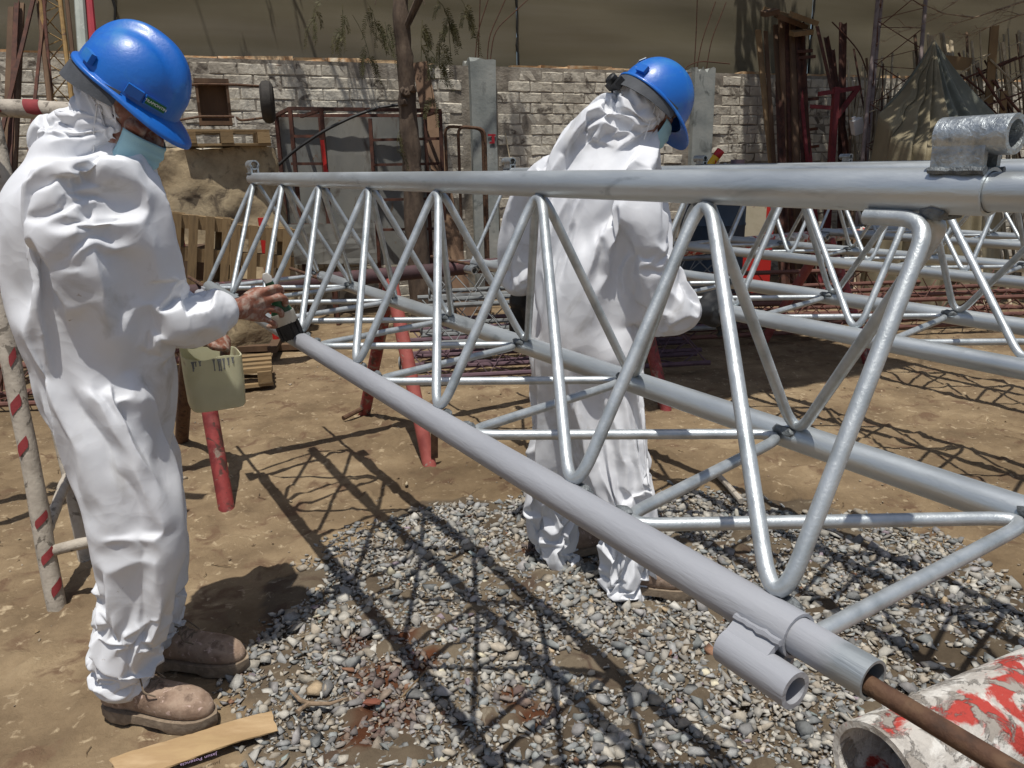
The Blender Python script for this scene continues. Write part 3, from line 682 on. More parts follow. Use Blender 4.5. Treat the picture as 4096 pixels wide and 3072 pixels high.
def strap(M4, parent, a0, a1, z0, z1, rx, ry, m_, name='nape_strap', drop=0.):
    V = []; F = []; n = 26
    for i in range(n+1):
        a = a0+(a1-a0)*i/n; q = math.sin(math.pi*i/n)
        for z, k in ((z0-drop*q, 1.), (z1-drop*q, 1.03), (z1-drop*q, 1.0), (z0-drop*q, .97)): V.append(M4 @ Vector((rx*k*math.cos(a), ry*k*math.sin(a), z)))
    for i in range(n):
        for k in range(4): F.append((i*4+k, i*4+(k+1) % 4, i*4+4+(k+1) % 4, i*4+4+k))
    F += [(3, 2, 1, 0), tuple(n*4+k for k in range(4))]
    return keep(MB().add(V, F).build(name, m_, None, smooth=True, sharp=40), parent)
def boot(heel, toe, person, top=.135, width=.05, lace=True, fliptilt=0):
    heel, toe = Vector(heel), Vector(toe); f = (toe-heel); L = f.length; f.normalize(); s = Vector((-f.y, f.x, 0)).normalized(); z0 = heel.z
    def ring(t, w, z, h, n=20, sq=.75):
        o = []
        for k in range(n):
            a = 2*math.pi*k/n; cx, cz = math.cos(a), math.sin(a)
            cx = math.copysign(abs(cx)**sq, cx); cz = math.copysign(abs(cz)**sq, cz)
            o.append(heel+f*(t*L)+s*(w*cx)+Vector((0, 0, z+h*cz)))
        return o
    # upper: rings along the foot: t, half width, centre height, half height
    sec = ((.015, .022, .062, .030), (.03, .032, .066, .038), (.09, .037, .078, .052), (.18, .039, .085, .060), (.28, .040, .083, .058), (.38, .041, .074, .049), (.48, .044, .066, .041), (.58, .048, .062, .037), (.70, .050, .060, .035), (.82, .047, .057, .031), (.91, .038, .052, .025), (.97, .022, .047, .016), (.99, .010, .045, .008))
    V = []; F = []; n = 20
    for q in sec: V += ring(*q)
    for i in range(len(sec)-1):
        for k in range(n): F.append((i*n+k, (i+1)*n+k, (i+1)*n+(k+1) % n, i*n+(k+1) % n))
    F += [tuple(range(n)), tuple((len(sec)-1)*n+k for k in range(n-1, -1, -1))]
    mb = MB().add(V, F)
    # shaft
    c = heel+f*(.19*L); rr = [(c+Vector((0, 0, z)), f*a, s*b) for z, a, b in ((.05, .055, .038), (.10, .056, .042), (top, .055, .044), (top+.05, .054, .044))]
    mb.add(*sph_loft(rr, 20))
    me, co, ed = remesh(mb, .0055, 3)
    for i in range(3):       # creases and dents
        pass
    bt = bpy.data.objects.new('boot', me); C.objects.link(bt); me.materials.append(m_boot); me.polygons.foreach_set('use_smooth', [True]*len(me.polygons)); keep(bt, person)
    # sole with heel block and welt
    sm = MB()
    out = []
    N = 36
    for k in range(N):
        a = 2*math.pi*k/N; t = .5-.5*math.cos(a)
        w = .040*(max(0, t)**.35 if t < .3 else (.3**.35+.22*math.sin((t-.3)/.7*math.pi*.85)))*1.15 if t < .97 else .02
        w = {True: 1, False: -1}[k < N/2]*min(.055, .0+1.18*np.interp(t, [0, .03, .1, .25, .4, .55, .7, .85, .95, 1], [0, .022, .034, .038, .038, .043, .047, .043, .027, 0]))
        out.append(heel+f*((t*1.045-.02)*L)+s*w)
    lv = ((.0, .0), (.010, 1.), (.024, 1.0), (.032, 1.02), (.036, 1.0))
    cen = heel+f*.5*L; V = []
    for z, k in lv:
        for p in out:
            q = cen+(p-cen)*(1. if k else .965); t = (p-heel).dot(f)/L
            zz = z
            if t > .32 and t < .62 and z < .012: zz = .011        # arch in front of the heel
            V.append(q+Vector((0, 0, zz)))
    F = [tuple(range(N-1, -1, -1)), tuple((len(lv)-1)*N+k for k in range(N))]
    for i in range(len(lv)-1):
        for k in range(N): F.append((i*N+k, i*N+(k+1) % N, (i+1)*N+(k+1) % N, (i+1)*N+k))
    keep(sm.add(V, F).build('sole', m_sole, None, smooth=True, sharp=40), bt)
    if lace:
        lm = MB()
        for i in range(4):
            t = .33+.055*i; zt = np.interp(t, [.28, .38, .48, .58], [.143, .125, .109, .101]); w = .020
            a = heel+f*(t*L)+s*w+Vector((0, 0, zt-.006)); b = heel+f*((t+.035)*L)-s*w+Vector((0, 0, zt-.010)); m = (a+b)/2+Vector((0, 0, .008))
            lm.tube([a, m, b], .0022, 5, fillet=.01)
            a2 = heel+f*(t*L)-s*w+Vector((0, 0, zt-.006)); b2 = heel+f*((t+.035)*L)+s*w+Vector((0, 0, zt-.010)); lm.tube([a2, (a2+b2)/2+Vector((0, 0, .011)), b2], .0022, 5, fillet=.01)
        e = heel+f*(.35*L)+s*-.01+Vector((0, 0, .135))
        lm.tube([e, e+f*.03-s*.02+Vector((0, 0, .01)), e+f*.05-s*.04+Vector((0, 0, -.02)), e+f*.075-s*.03+Vector((0, 0, -.035))], .0022, 5, fillet=.01)
        lm.tube([e, e+f*.02+s*.03+Vector((0, 0, .008)), e+f*.06+s*.035+Vector((0, 0, -.03))], .0022, 5, fillet=.01)
        keep(tag(lm.build('lace', m_lace, None, smooth=True), kind='stuff'), bt)
    return bt

def hand_prims(mb, wrist, mid, knuck, fingers, thumb, rw=.027, g=1.):
    """palm and five fingers; knuck: 4 knuckles, fingers: list of 3-point chains, thumb: 3 points"""
    limb(mb, ((wrist, rw), (Vector(wrist).lerp(mid, .6), .030*g)), 12)
    for k in knuck: limb(mb, ((Vector(wrist).lerp(k, .15), .019*g), (Vector(wrist).lerp(k, .6), .0165*g), (k, .0125*g)), 10)
    for k, ch, r in zip(knuck, fingers, (.0098, .0102, .0096, .0085)): limb(mb, ((k, r*1.1*g), (ch[0], r*g), (ch[1], r*.95*g), (ch[2], r*.85*g)), 10)
    limb(mb, ((Vector(wrist).lerp(mid, .25), .019), (thumb[0], .0145*g), (thumb[1], .0115*g), (thumb[2], .0095*g)), 10)

def head_prims(mb, M4):
    """skull, jaw, nose, brow, ears in head frame (x forward, y left, z up, origin at ear level)"""
    T = lambda x, y, z: M4 @ Vector((x, y, z)); R3 = M4.to_3x3()
    def ell(c, a, b, d): mb.add(*sph_loft([(T(c[0], c[1], c[2]+d*math.sin(t)), R3 @ Vector((a*math.cos(t), 0, 0)), R3 @ Vector((0, b*math.cos(t), 0))) for t in (R(-75), R(-55), R(-35), R(-15), 0, R(15), R(35), R(55), R(75))], 20))
    ell((-.005, 0, .045), .096, .075, .082); ell((.028, 0, -.035), .062, .058, .07)
    limb(mb, ((T(.068, 0, .035), .012), (T(.086, 0, .012), .010), (T(.096, 0, -.008), .0125), (T(.084, 0, -.016), .012)), 10)     # nose
    limb(mb, ((T(.06, .045, .045), .013), (T(.081, .02, .047), .014), (T(.084, 0, .045), .012), (T(.081, -.02, .047), .014), (T(.06, -.045, .045), .013)), 10)   # brow
    for sgn in (-1, 1):
        limb(mb, ((T(.045, .055*sgn, .005), .017), (T(.066, .036*sgn, .004), .018)), 10)       # cheekbone
        limb(mb, ((T(-.015, .070*sgn, .03), .010), (T(-.020, .072*sgn, .0), .010), (T(-.012, .068*sgn, -.022), .007)), 10)     # ear, flat under the hood
        limb(mb, ((T(.074, .030*sgn, .026), .0105), (T(.073, .031*sgn, .026), .010)), 10)        # eyeball under lid
    limb(mb, ((T(.068, -.022, -.052), .010), (T(.080, 0, -.050), .012), (T(.068, .022, -.052), .010)), 10)   # lips
    limb(mb, ((T(.052, -.02, -.09), .016), (T(.064, 0, -.09), .017), (T(.052, .02, -.09), .016)), 10)   # chin

def face_mask(M4, person):
    T = lambda x, y, z: M4 @ Vector((x, y, z)); nu, nv = 22, 22; V = []; F = []
    for v in range(nv+1):
        q = v/nv; z = -.006-.106*q
        for u in range(nu+1):
            a = (u/nu-.5)*2; w = .076*(1-.12*q); ang = a*1.28
            bul = .100+.010*math.sin(q*math.pi)-(.028*q**3)-(.004 if q < .03 else 0)
            x = .015+(bul-.015)*math.cos(ang)**.8+.0; y = w*math.sin(ang)*.98
            pl = .005*abs(((q*4.2) % 1)-.5)*2*(1-abs(a)**3); V.append(T(x+pl+.012*math.exp(-(a/.22)**2)*(1-q)**.7, y, z))
    for v in range(nv):
        for u in range(nu): i = v*(nu+1)+u; F.append((i, i+nu+1, i+nu+2, i+1))
    me = MB().add(V, F).mesh('face_mask', m_mask, True, 180); o = bpy.data.objects.new('face_mask', me); C.objects.link(o); keep(o, person)
    sd = o.modifiers.new('s', 'SOLIDIFY'); sd.thickness = .0015
    for sg in (-1, 1):
        MBx = MB(); e = T(-.012, .083*sg, .035)
        MBx.tube([T(.03, .075*sg, -.006), T(.012, .083*sg, .025), e, T(-.02, .084*sg, .01), T(.0, .082*sg, -.045), T(.022, .073*sg, -.098)], .0016, 6, fillet=.01)
        keep(MBx.build('ear_loop', m_white, None, smooth=True), o)
    return o

def suit_obj(me, co, person, lvl=1):
    me.vertices.foreach_set('co', np.asarray(co, 'f').ravel()); me.materials.clear(); me.materials.append(m_suit); me.polygons.foreach_set('use_smooth', [True]*len(me.polygons)); me.update()
    o = bpy.data.objects.new('coverall', me); C.objects.link(o); keep(o, person)
    if lvl: s_ = o.modifiers.new('s', 'SUBSURF'); s_.levels = s_.render_levels = lvl
    return o
def pins(co, zones):
    """zones: (point, inner radius, outer radius) pinned fully inside, fading outside"""
    w_ = np.zeros(len(co))
    for c, r0, r1 in zones:
        d = np.linalg.norm(co-np.array(c)[None], axis=1); w_ = np.maximum(w_, np.clip((r1-d)/(r1-r0), 0, 1))
    return w_
def normals(me, co):
    me.vertices.foreach_set('co', np.asarray(co, 'f').ravel()); me.update(); n = np.empty(len(co)*3, 'f'); me.vertex_normals.foreach_get('vector', n); return n.reshape(-1, 3)
def seed_folds(me, co, limbs, amp=.007, seed=0):
    """crosswise creases along each limb, so that the surplus cloth buckles where it would bunch"""
    P = np.concatenate([np.array([p for p, r in l_]) for l_ in limbs]); ax = []
    for l_ in limbs:
        q = np.array([p for p, r in l_]); d = np.gradient(q, axis=0); ax.append(d/np.linalg.norm(d, axis=1)[:, None])
    ax = np.concatenate(ax); d2 = ((co[:, None, :]-P[None])**2).sum(-1); w_ = np.exp(-d2/.012)+1e-9; A = (w_[..., None]*ax[None]).sum(1); A /= np.linalg.norm(A, axis=1)[:, None]+1e-6
    n = normals(me, co); out = np.zeros(len(co)); off = Vector((seed*7.1, seed*3.3, 0))
    for i in range(len(co)):
        c = Vector(co[i]); a = Vector(A[i]); t = c.dot(a); q = (c-a*t)*6.5+a*(t*9.5)+Vector(co[i])*1.5+off
        v = mnoise.noise(q); out[i] = (1-abs(v)*2.6)
    return co+n*(out*amp*(.0+1.0*np.clip((.72-co[:, 2])/.25, 0, 1)))[:, None]
def waist(me, co, zw, c, rad=.26, depth=.010, slope=0.):
    """the gathered elastic round the waist"""
    n = normals(me, co); d = np.hypot(co[:, 0]-c.x, co[:, 1]-c.y); dz = co[:, 2]-zw-slope*(co[:, 0]-c.x)
    return co-n*((d < rad)*depth*np.exp(-(dz/.011)**2)*(abs(n[:, 2]) < .6))[:, None]
def sharpen(co, ed, k=.9, it=10, w_=None):
    s = co.copy()
    for i in range(it): s = lap(s, ed, .5)
    d = (co-s)*k
    if w_ is not None: d = d*(1-w_)[:, None]
    return co+d
def under_helmet(co, M4):
    """cloth that would pass through the shell is tucked inside it"""
    Mi = np.array(M4.inverted()); Mf = np.array(M4); q = co@Mi[:3, :3].T+Mi[:3, 3]
    e = np.sqrt((q[:, 0]/.118)**2+(q[:, 1]/.103)**2+(np.maximum(q[:, 2], 0)/.126)**2); k = (q[:, 2] > -.05) & (e > .90) & (e < 1.6)
    f = np.where(k, .90/np.maximum(e, 1e-6), 1); t = np.clip((q[:, 2]+.04)/.045, 0, 1); t = t*t*(3-2*t); f = 1+(f-1)*t
    q = q*f[:, None]; return q@Mf[:3, :3].T+Mf[:3, 3]
def crisp(me, co, n_it=16, v_it=18, sig=.42, w_=None):
    """sharpen soft buckles into flat panes that meet in creases, as stiff non-woven cloth folds"""
    nf = len(me.polygons); lt = np.empty(nf, 'i'); me.polygons.foreach_get('loop_total', lt); ls = np.empty(nf, 'i'); me.polygons.foreach_get('loop_start', ls)
    lv = np.empty(len(me.loops), 'i'); me.loops.foreach_get('vertex_index', lv); le = np.empty(len(me.loops), 'i'); me.loops.foreach_get('edge_index', le)
    lf = np.repeat(np.arange(nf), lt); o = np.argsort(le, kind='stable'); e, f = le[o], lf[o]; k = np.where(e[:-1] == e[1:])[0]; A, B = f[k], f[k+1]
    co0 = co.copy(); nv = len(co)
    def fn(c):
        q = c[lv[ls]], c[lv[ls+1]], c[lv[ls+2]], c[lv[ls+np.minimum(3, lt-1)]]; n = np.cross(q[2]-q[0], q[3]-q[1]); return n/(np.linalg.norm(n, axis=1)[:, None]+1e-12)
    def cen(c): return np.stack([np.bincount(lf, c[lv, i], nf) for i in range(3)], -1)/lt[:, None]
    N = fn(co)
    for it in range(n_it):
        w = np.exp(-((N[A]-N[B])**2).sum(1)/(sig*sig)); M_ = N.copy()
        for i in range(3): M_[:, i] += np.bincount(A, w*N[B, i], nf)+np.bincount(B, w*N[A, i], nf)
        N = M_/(np.linalg.norm(M_, axis=1)[:, None]+1e-12)
    cnt = np.bincount(lv, minlength=nv).clip(1)
    for it in range(v_it):
        c = cen(co); d = ((c[lf]-co[lv])*N[lf]).sum(1)[:, None]*N[lf]
        for i in range(3): co[:, i] += np.bincount(lv, d[:, i], nv)/cnt
    if w_ is not None: co = co0*w_[:, None]+co*(1-w_)[:, None]
    return co
# ---------------------------------------------------------------- the painter seen from the side
W1 = empty('person', (-.97, 1.83, 0), 0, 'person in white hooded coverall and ridged blue hard hat painting the chord with a brush', 'person', 'workers in white coveralls')
hd1 = frame(at(495, 462, 1.84), (.80, -.06, -.60), (.60, 0, .80))
HF = Vector((.99, -.06, 0)); HL = Vector((.06, .99, 0))
def pp(lst): return [(at(x, y, Y), r) for x, y, Y, r in lst]
LEGR = pp(((440, 1560, 1.76, .130), (470, 1760, 1.75, .128), (535, 2020, 1.735, .116), (540, 2230, 1.735, .110), (525, 2430, 1.735, .108), (500, 2600, 1.735, .100), (490, 2725, 1.735, .082)))
LEGL = pp(((450, 1560, 1.92, .130), (520, 1760, 1.93, .122), (590, 2020, 1.94, .104), (612, 2230, 1.945, .098), (630, 2420, 1.95, .090), (640, 2540, 1.95, .076)))
ARMR = pp(((235, 745, 1.71, .100), (285, 930, 1.685, .100), (340, 1100, 1.69, .096), (430, 1270, 1.73, .092), (560, 1295, 1.79, .086), (720, 1275, 1.845, .079), (850, 1250, 1.90, .071), (915, 1240, 1.92, .052)))
ARML = pp(((300, 745, 1.97, .100), (400, 960, 2.03, .095), (520, 1180, 2.09, .085), (680, 1285, 2.15, .074), (795, 1335, 2.19, .055)))
LEGR1, LEGL1 = LEGR, LEGL
def trunk(rows, F_, L_):
    return [(at(x, y, Y), F_*fd, L_*lw) for x, y, Y, fd, lw in rows]
TR1 = trunk(((455, 1680, 1.84, .140, .165), (435, 1560, 1.84, .165, .195), (410, 1420, 1.84, .170, .195), (375, 1250, 1.84, .185, .205), (335, 1050, 1.84, .198, .215), (310, 870, 1.84, .185, .215), (280, 755, 1.84, .132, .190), (280, 670, 1.84, .095, .130), (300, 600, 1.84, .080, .100)), HF, HL)
suit = MB(); suit.add(*sph_loft([(c, u*.89, v*.92) for c, u, v in TR1], 28))
limb(suit, pp(((225, 655, 1.84, .118), (262, 520, 1.84, .085), (330, 425, 1.84, .070))), 18)
for l_ in (LEGR, LEGL, ARMR, ARML): limb(suit, [(p, r*(.85 if l_ in (LEGR, LEGL) else .90)) for p, r in l_], 18)
# hood
T1 = lambda x, y, z: hd1 @ Vector((x, y, z)); h3 = hd1.to_3x3()
def hood(mb, T, h3):
    mb.add(*sph_loft([(T(x, 0, z), h3 @ Vector((a, 0, 0)), h3 @ Vector((0, b, 0))) for x, z, a, b in ((-.044, .10, .058, .072), (-.052, .06, .076, .088), (-.058, .01, .082, .094), (-.064, -.04, .078, .092), (-.072, -.09, .082, .084), (-.078, -.15, .092, .088), (-.092, -.21, .105, .10))], 24))
hood(suit, T1, h3)
sm1, sco, sed = remesh(suit, .0090, 6)
# body: one continuous skin, hands and head included
body = MB()
def thin(l_, k): return [(p, r*k) for p, r in l_]
for l_, k in ((LEGR, .60), (LEGL, .60), (ARMR, .50), (ARML, .50)): limb(body, thin(l_, k), 14)
body.add(*sph_loft([(c, u*.76, v*.86) for c, u, v in TR1], 24))
limb(body, ((at(345, 600, 1.84), .062), (T1(-.03, 0, -.06), .060)), 14)
BK, BC, ED = MB(), None, None
BK.v = list(body.v); BK.f = list(body.f)
limb(BK, ((T1(-.02, 0, .06), .080), (T1(-.01, 0, -.03), .070)), 16)
bk, _, _ = remesh(BK, .022, 2)
wr = at(925, 1240, 1.935); 
pm = at(1000, 1225, 1.985)
kn = [at(1052, 1165, 2.00), at(1068, 1198, 2.005), at(1066, 1235, 2.005), at(1050, 1272, 2.0)]
fg = [[at(1108, 1150, 2.015), at(1125, 1170, 2.05), at(1090, 1200, 2.07)], [at(1128, 1190, 2.015), at(1140, 1215, 2.055), at(1100, 1235, 2.075)], [at(1112, 1240, 2.02), at(1125, 1262, 2.055), at(1090, 1275, 2.07)], [at(1090, 1290, 2.015), at(1100, 1305, 2.045), at(1070, 1305, 2.06)]]
th = [at(1010, 1175, 2.03), at(1060, 1165, 2.06), at(1100, 1185, 2.075)]
hand_prims(body, wr, pm, kn, fg, th)
wl_ = at(812, 1342, 2.20); kl = [at(866, 1345+14*i, 2.22-.012*i) for i in range(4)]
fl = [[k+Vector((.02, .02, -.01)), k+Vector((.018, .03, -.03)), k+Vector((.0, .025, -.04))] for k in kl]
hand_prims(body, wl_, at(848, 1360, 2.21), kl, fl, [at(850, 1380, 2.17), at(878, 1390, 2.17), at(898, 1395, 2.18)])
head_prims(body, hd1)
bm1, _, _ = remesh(body, .0042, 2)
pz = [(T1(-.02, 0, .09), .10, .13), (ARMR[-1][0], .045, .07), (ARML[-1][0], .045, .07), (LEGR[-1][0], .04, .075), (LEGL[-1][0], .04, .07)]
pw = pins(sco, pz)
sco = seed_folds(sm1, sco, (LEGR, LEGL, ARMR, ARML), .0045, 1); sco = waist(sm1, sco, at(400, 1440, 1.84).z, at(400, 1440, 1.84)); sm1.vertices.foreach_set('co', sco.astype('f').ravel()); sm1.update()
new = simulate(sm1.copy(), bk, pw, frames=20, grow=-.10, bend=2.4, tens=60, grav=.32, damp=4)
new = under_helmet(crisp(sm1, sharpen(new, sed, .8, 14, pw), w_=pw), frame(at(520, 352, 1.84), (.765, -.06, -.64), (.64, 0, .765)))
bo = bpy.data.objects.new('body', bm1); C.objects.link(bo); bm1.materials.append(m_skin); bm1.polygons.foreach_set('use_smooth', [True]*len(bm1.polygons)); keep(bo, W1)
suit_obj(sm1, new, W1)
hf1 = frame(at(520, 352, 1.84), (.765, -.06, -.64), (.64, 0, .765))
hm, prof, r3 = helmet(hf1, W1, True)
strap(hf1, hm, R(72), R(288), .004, -.034, .126, .108, m_band, drop=.028)
# green maker's label in its moulded frame on the right side of the shell
b = prof(R(-38), .10); n_ = Vector((b.x/.118**2, b.y/.103**2, b.z/.126**2)).normalized(); t_ = Vector((0, 0, 1)).cross(n_).normalized(); u_ = n_.cross(t_)
LR = r3 @ Matrix((t_, u_, n_)).transposed()
keep(MB().box(hf1 @ (b+n_*.0015), (.050, .022, .005), LR).build('label_frame', m_blue), hm)
lab = keep(MB().box(hf1 @ (b+n_*.0045), (.044, .015, .002), LR).build('label', m_green), hm)
tx = bpy.data.curves.new('label_text', 'FONT'); tx.body = 'TRAMONTIN'; tx.size = .0085; tx.align_x = 'CENTER'; tx.align_y = 'CENTER'; tx.extrude = .0003; tx.materials.append(m_white2)
to = bpy.data.objects.new('label_text', tx); C.objects.link(to); to.matrix_world = Matrix.Translation(hf1 @ (b+n_*.0058)) @ LR.to_4x4(); bpy.context.view_layer.update()
tm = bpy.data.meshes.new_from_object(to.evaluated_get(bpy.context.evaluated_depsgraph_get())); mw = to.matrix_world.copy(); bpy.data.objects.remove(to); tm.transform(mw)
to = bpy.data.objects.new('label_text', tm); C.objects.link(to); keep(to, lab)
face_mask(hd1, W1)
def boot_at(leg, f, person, L=.315, **k):
    e = leg[-1][0]; f = Vector(f).normalized(); h = Vector((e.x, e.y, .012))-f*(.19*L); return boot(h, h+f*L, person, **k)
boot_at(LEGR1, (.98, -.19, 0), W1); boot_at(LEGL1, (.99, -.12, 0), W1)

# ---------------------------------------------------------------- the worker with his back turned
W2 = empty('person', (.30, 2.44, 0), 0, 'person in white hooded coverall, black gloves and smooth blue hard hat with back turned', 'person', 'workers in white coveralls')
F2 = Vector((.74, .67, 0)); L2 = Vector((-.67, .74, 0))
hd2 = frame(at(2585, 430, 2.45), (.74, .28, -.60), (.58, .16, .80)); T2 = lambda x, y, z: hd2 @ Vector((x, y, z)); h32 = hd2.to_3x3()
LEGR = pp(((2440, 1540, 2.39, .120), (2480, 1730, 2.37, .116), (2505, 1930, 2.34, .108), (2515, 2080, 2.325, .104), (2510, 2220, 2.315, .102), (2500, 2300, 2.31, .086)))
LEGL = pp(((2280, 1540, 2.52, .118), (2245, 1730, 2.53, .110), (2230, 1880, 2.53, .102), (2222, 2030, 2.53, .098), (2225, 2130, 2.53, .094), (2232, 2195, 2.53, .080)))
ARMR = pp(((2480, 715, 2.38, .085), (2545, 790, 2.33, .098), (2580, 910, 2.30, .100), (2590, 1040, 2.31, .094), (2620, 1160, 2.33, .090), (2680, 1225, 2.35, .082), (2735, 1243, 2.38, .068), (2768, 1245, 2.395, .046)))
ARML = pp(((2220, 725, 2.53, .085), (2155, 800, 2.57, .096), (2115, 900, 2.60, .096), (2095, 1000, 2.62, .092), (2080, 1090, 2.64, .076), (2085, 1150, 2.65, .055)))
TR2 = trunk(((2365, 1590, 2.45, .125, .165), (2362, 1450, 2.45, .150, .190), (2350, 1300, 2.45, .150, .188), (2340, 1150, 2.45, .155, .190), (2335, 1000, 2.45, .160, .200), (2335, 850, 2.45, .155, .200), (2345, 760, 2.45, .145, .205), (2365, 680, 2.45, .120, .165), (2395, 620, 2.45, .108, .120), (2430, 560, 2.45, .098, .100)), F2, L2)
suit = MB(); suit.add(*sph_loft([(c, u*.98, v*1.07) for c, u, v in TR2], 28))
limb(suit, pp(((2330, 640, 2.44, .115), (2390, 540, 2.43, .095), (2470, 450, 2.43, .082))), 18)
for l_ in (LEGR, LEGL, ARMR, ARML): limb(suit, [(p, r*(1.13 if l_ in (LEGR, LEGL) else 1.0)) for p, r in l_], 18)
hood(suit, T2, h32)
sm2, sco, sed = remesh(suit, .0096, 6)
body = MB()
for l_, k in ((LEGR, .60), (LEGL, .60), (ARMR, .50), (ARML, .50)): limb(body, thin(l_, k), 14)
body.add(*sph_loft([(c, u*.76, v*.86) for c, u, v in TR2], 24))
limb(body, ((at(2430, 570, 2.45), .060), (T2(-.03, 0, -.06), .058)), 14)
BK = MB(); BK.v = list(body.v); BK.f = list(body.f); limb(BK, ((T2(-.02, 0, .06), .078), (T2(-.01, 0, -.03), .068)), 16)
bk, _, _ = remesh(BK, .022, 2)
head_prims(body, hd2)
# gloved hands: a slack left hand, a right hand closing on the next chord
gl = MB()
wr = at(2780, 1245, 2.40); kn = [at(2862, 1205+30*i, 2.435-.006*i) for i in range(4)]
fg = [[k+Vector((.028, .020, -.004)), k+Vector((.036, .030, -.028)), k+Vector((.018, .028, -.046))] for k in kn]
gl = MB(); hand_prims(gl, wr, at(2835, 1245, 2.43), kn, fg, [at(2835, 1190, 2.45), at(2868, 1185, 2.49), at(2890, 1200, 2.51)], .034, 1.3)
wl2 = at(2085, 1165, 2.65); kn = [at(2050+15*i, 1290, 2.665+.006*i) for i in range(4)]
fg = [[k+Vector((.0, .008, -.036)), k+Vector((.004, .022, -.062)), k+Vector((.006, .036, -.075))] for k in kn]
gloves = [gl]; gl = MB(); hand_prims(gl, wl2, at(2075, 1240, 2.66), kn, fg, [at(2105, 1240, 2.64), at(2112, 1290, 2.64), at(2108, 1330, 2.65)], .034, 1.3)
gloves.append(gl)
bm2, _, _ = remesh(body, .0046, 2)
pw = pins(sco, [(T2(-.03, 0, .08), .09, .12), (ARMR[-1][0], .045, .07), (ARML[-1][0], .045, .07), (LEGR[-1][0], .04, .075), (LEGL[-1][0], .04, .07)])
sco = seed_folds(sm2, sco, (LEGR, LEGL, ARMR, ARML), .0045, 4); sco = waist(sm2, sco, at(2350, 1270, 2.45).z, at(2350, 1270, 2.45), .20); sm2.vertices.foreach_set('co', sco.astype('f').ravel()); sm2.update()
new = simulate(sm2.copy(), bk, pw, frames=20, grow=-.115, bend=2.4, tens=60, grav=.25, damp=4)
new = under_helmet(crisp(sm2, sharpen(new, sed, .8, 14, pw), w_=pw), frame(at(2612, 408, 2.45), (.70, .22, -.68), (.66, .18, .73)))
bo = bpy.data.objects.new('body', bm2); C.objects.link(bo); bm2.materials.append(m_skin); bm2.polygons.foreach_set('use_smooth', [True]*len(bm2.polygons)); keep(bo, W2)
suit_obj(sm2, new, W2)
for gl in gloves:
    gm, gco, ged = remesh(gl, .0046, 3); go = bpy.data.objects.new('glove', gm); C.objects.link(go); gm.materials.append(m_glove); gm.polygons.foreach_set('use_smooth', [True]*len(gm.polygons)); keep(go, W2)
hf2 = frame(at(2612, 408, 2.45), (.70, .22, -.68), (.66, .18, .73))
hm2, prof2, r32 = helmet(hf2, W2, False)
strap(hf2, hm2, R(72), R(288), .004, -.034, .126, .108, m_band, drop=.018)
# black ratchet knob on the nape and a white sticker on the back of the shell
k = hf2 @ Vector((-.125, 0, -.048)); rb = MB(); rb.box(k, (.022, .075, .030), r32); rb.lathe(((0, -.004), (.016, -.004), (.018, 0), (.018, .012), (.014, .016), (0, .016)), k+r32 @ Vector((-.012, 0, 0)), 16, r32 @ Matrix.Rotation(R(-90), 3, 'Y'))
keep(rb.build('ratchet', m_glove, None, smooth=True, sharp=40), hm2)
b = prof2(R(165), .32); n_ = Vector((b.x/.118**2, b.y/.103**2, b.z/.126**2)).normalized(); t_ = Vector((0, 0, 1)).cross(n_).normalized()
keep(MB().box(hf2 @ (b+n_*.0005), (.05, .022, .002), r32 @ Matrix((t_, n_.cross(t_), n_)).transposed()).build('sticker', m_white2), hm2)
face_mask(hd2, W2)
boot_at(LEGL, (.88, .47, 0), W2, .30, lace=False); boot_at(LEGR, (.985, -.15, 0), W2, .30, lace=False)

# ================================================================ THINGS IN HAND AND ON THE GROUND NEAR BY
random.seed(5)
m_handle = mat('green_brush_handle', ['#123a24', '#174a2e'], scale=12, rough=.4, coat=.2)
m_ferr = mat('brush_ferrule', ['#a8a49a', '#c2bfb5'], scale=30, rough=.45, metal=.6, bump=.0006, bscale=200)
m_brist = mat('wet_black_bristles', ['#141517', '#2a2b2e'], scale=60, rough=.55, stretch=(1, 1, 1), bump=.001, bscale=300)
m_tip = mat('white_handle_tip', ['#c9c7c0', '#b9b5ac'], scale=20, rough=.7)
# ---- brush: axis from the handle end through the fist to the bristles on the chord
ba = at(1118, 1228, 2.055); bt = nd(A_, 2.10, ZB+.012); bt = Vector((bt.x-.012, bt.y-.022, bt.z)); ax = (bt-ba).normalized()
vw = (ba-Vector((0, 0, CAMH))).normalized(); bw = ax.cross(vw).normalized(); bn = ax.cross(bw).normalized()
brush = empty('paint_brush', ba, 0, 'flat paint brush with green handle held against the half painted chord', 'brush'); B3 = Matrix((bw, bn, ax)).transposed()
Lb = (bt-ba).length
def bloft(rows, n=16, sq=.55):
    V = []; F = []
    for z, a, b in rows:
        for k in range(n):
            t = 2*math.pi*k/n; c, s = math.cos(t), math.sin(t); V.append(B3 @ Vector((a*math.copysign(abs(c)**sq, c), b*math.copysign(abs(s)**sq, s), z)))
    for i in range(len(rows)-1):
        for k in range(n): F.append((i*n+k, i*n+(k+1) % n, (i+1)*n+(k+1) % n, (i+1)*n+k))
    F += [tuple(range(n-1, -1, -1)), tuple((len(rows)-1)*n+k for k in range(n))]; return MB().add(V, F)
bloft(((-.078, .009, .006), (-.07, .012, .007), (-.05, .011, .007), (-.02, .014, .008), (.005, .026, .008), (.018, .030, .0085))).build('handle', m_handle, brush, smooth=True, sharp=50)
bloft(((-.100, .006, .003), (-.088, .013, .005), (-.075, .0100, .0065))).build('handle_tip', m_tip, brush, smooth=True, sharp=50)
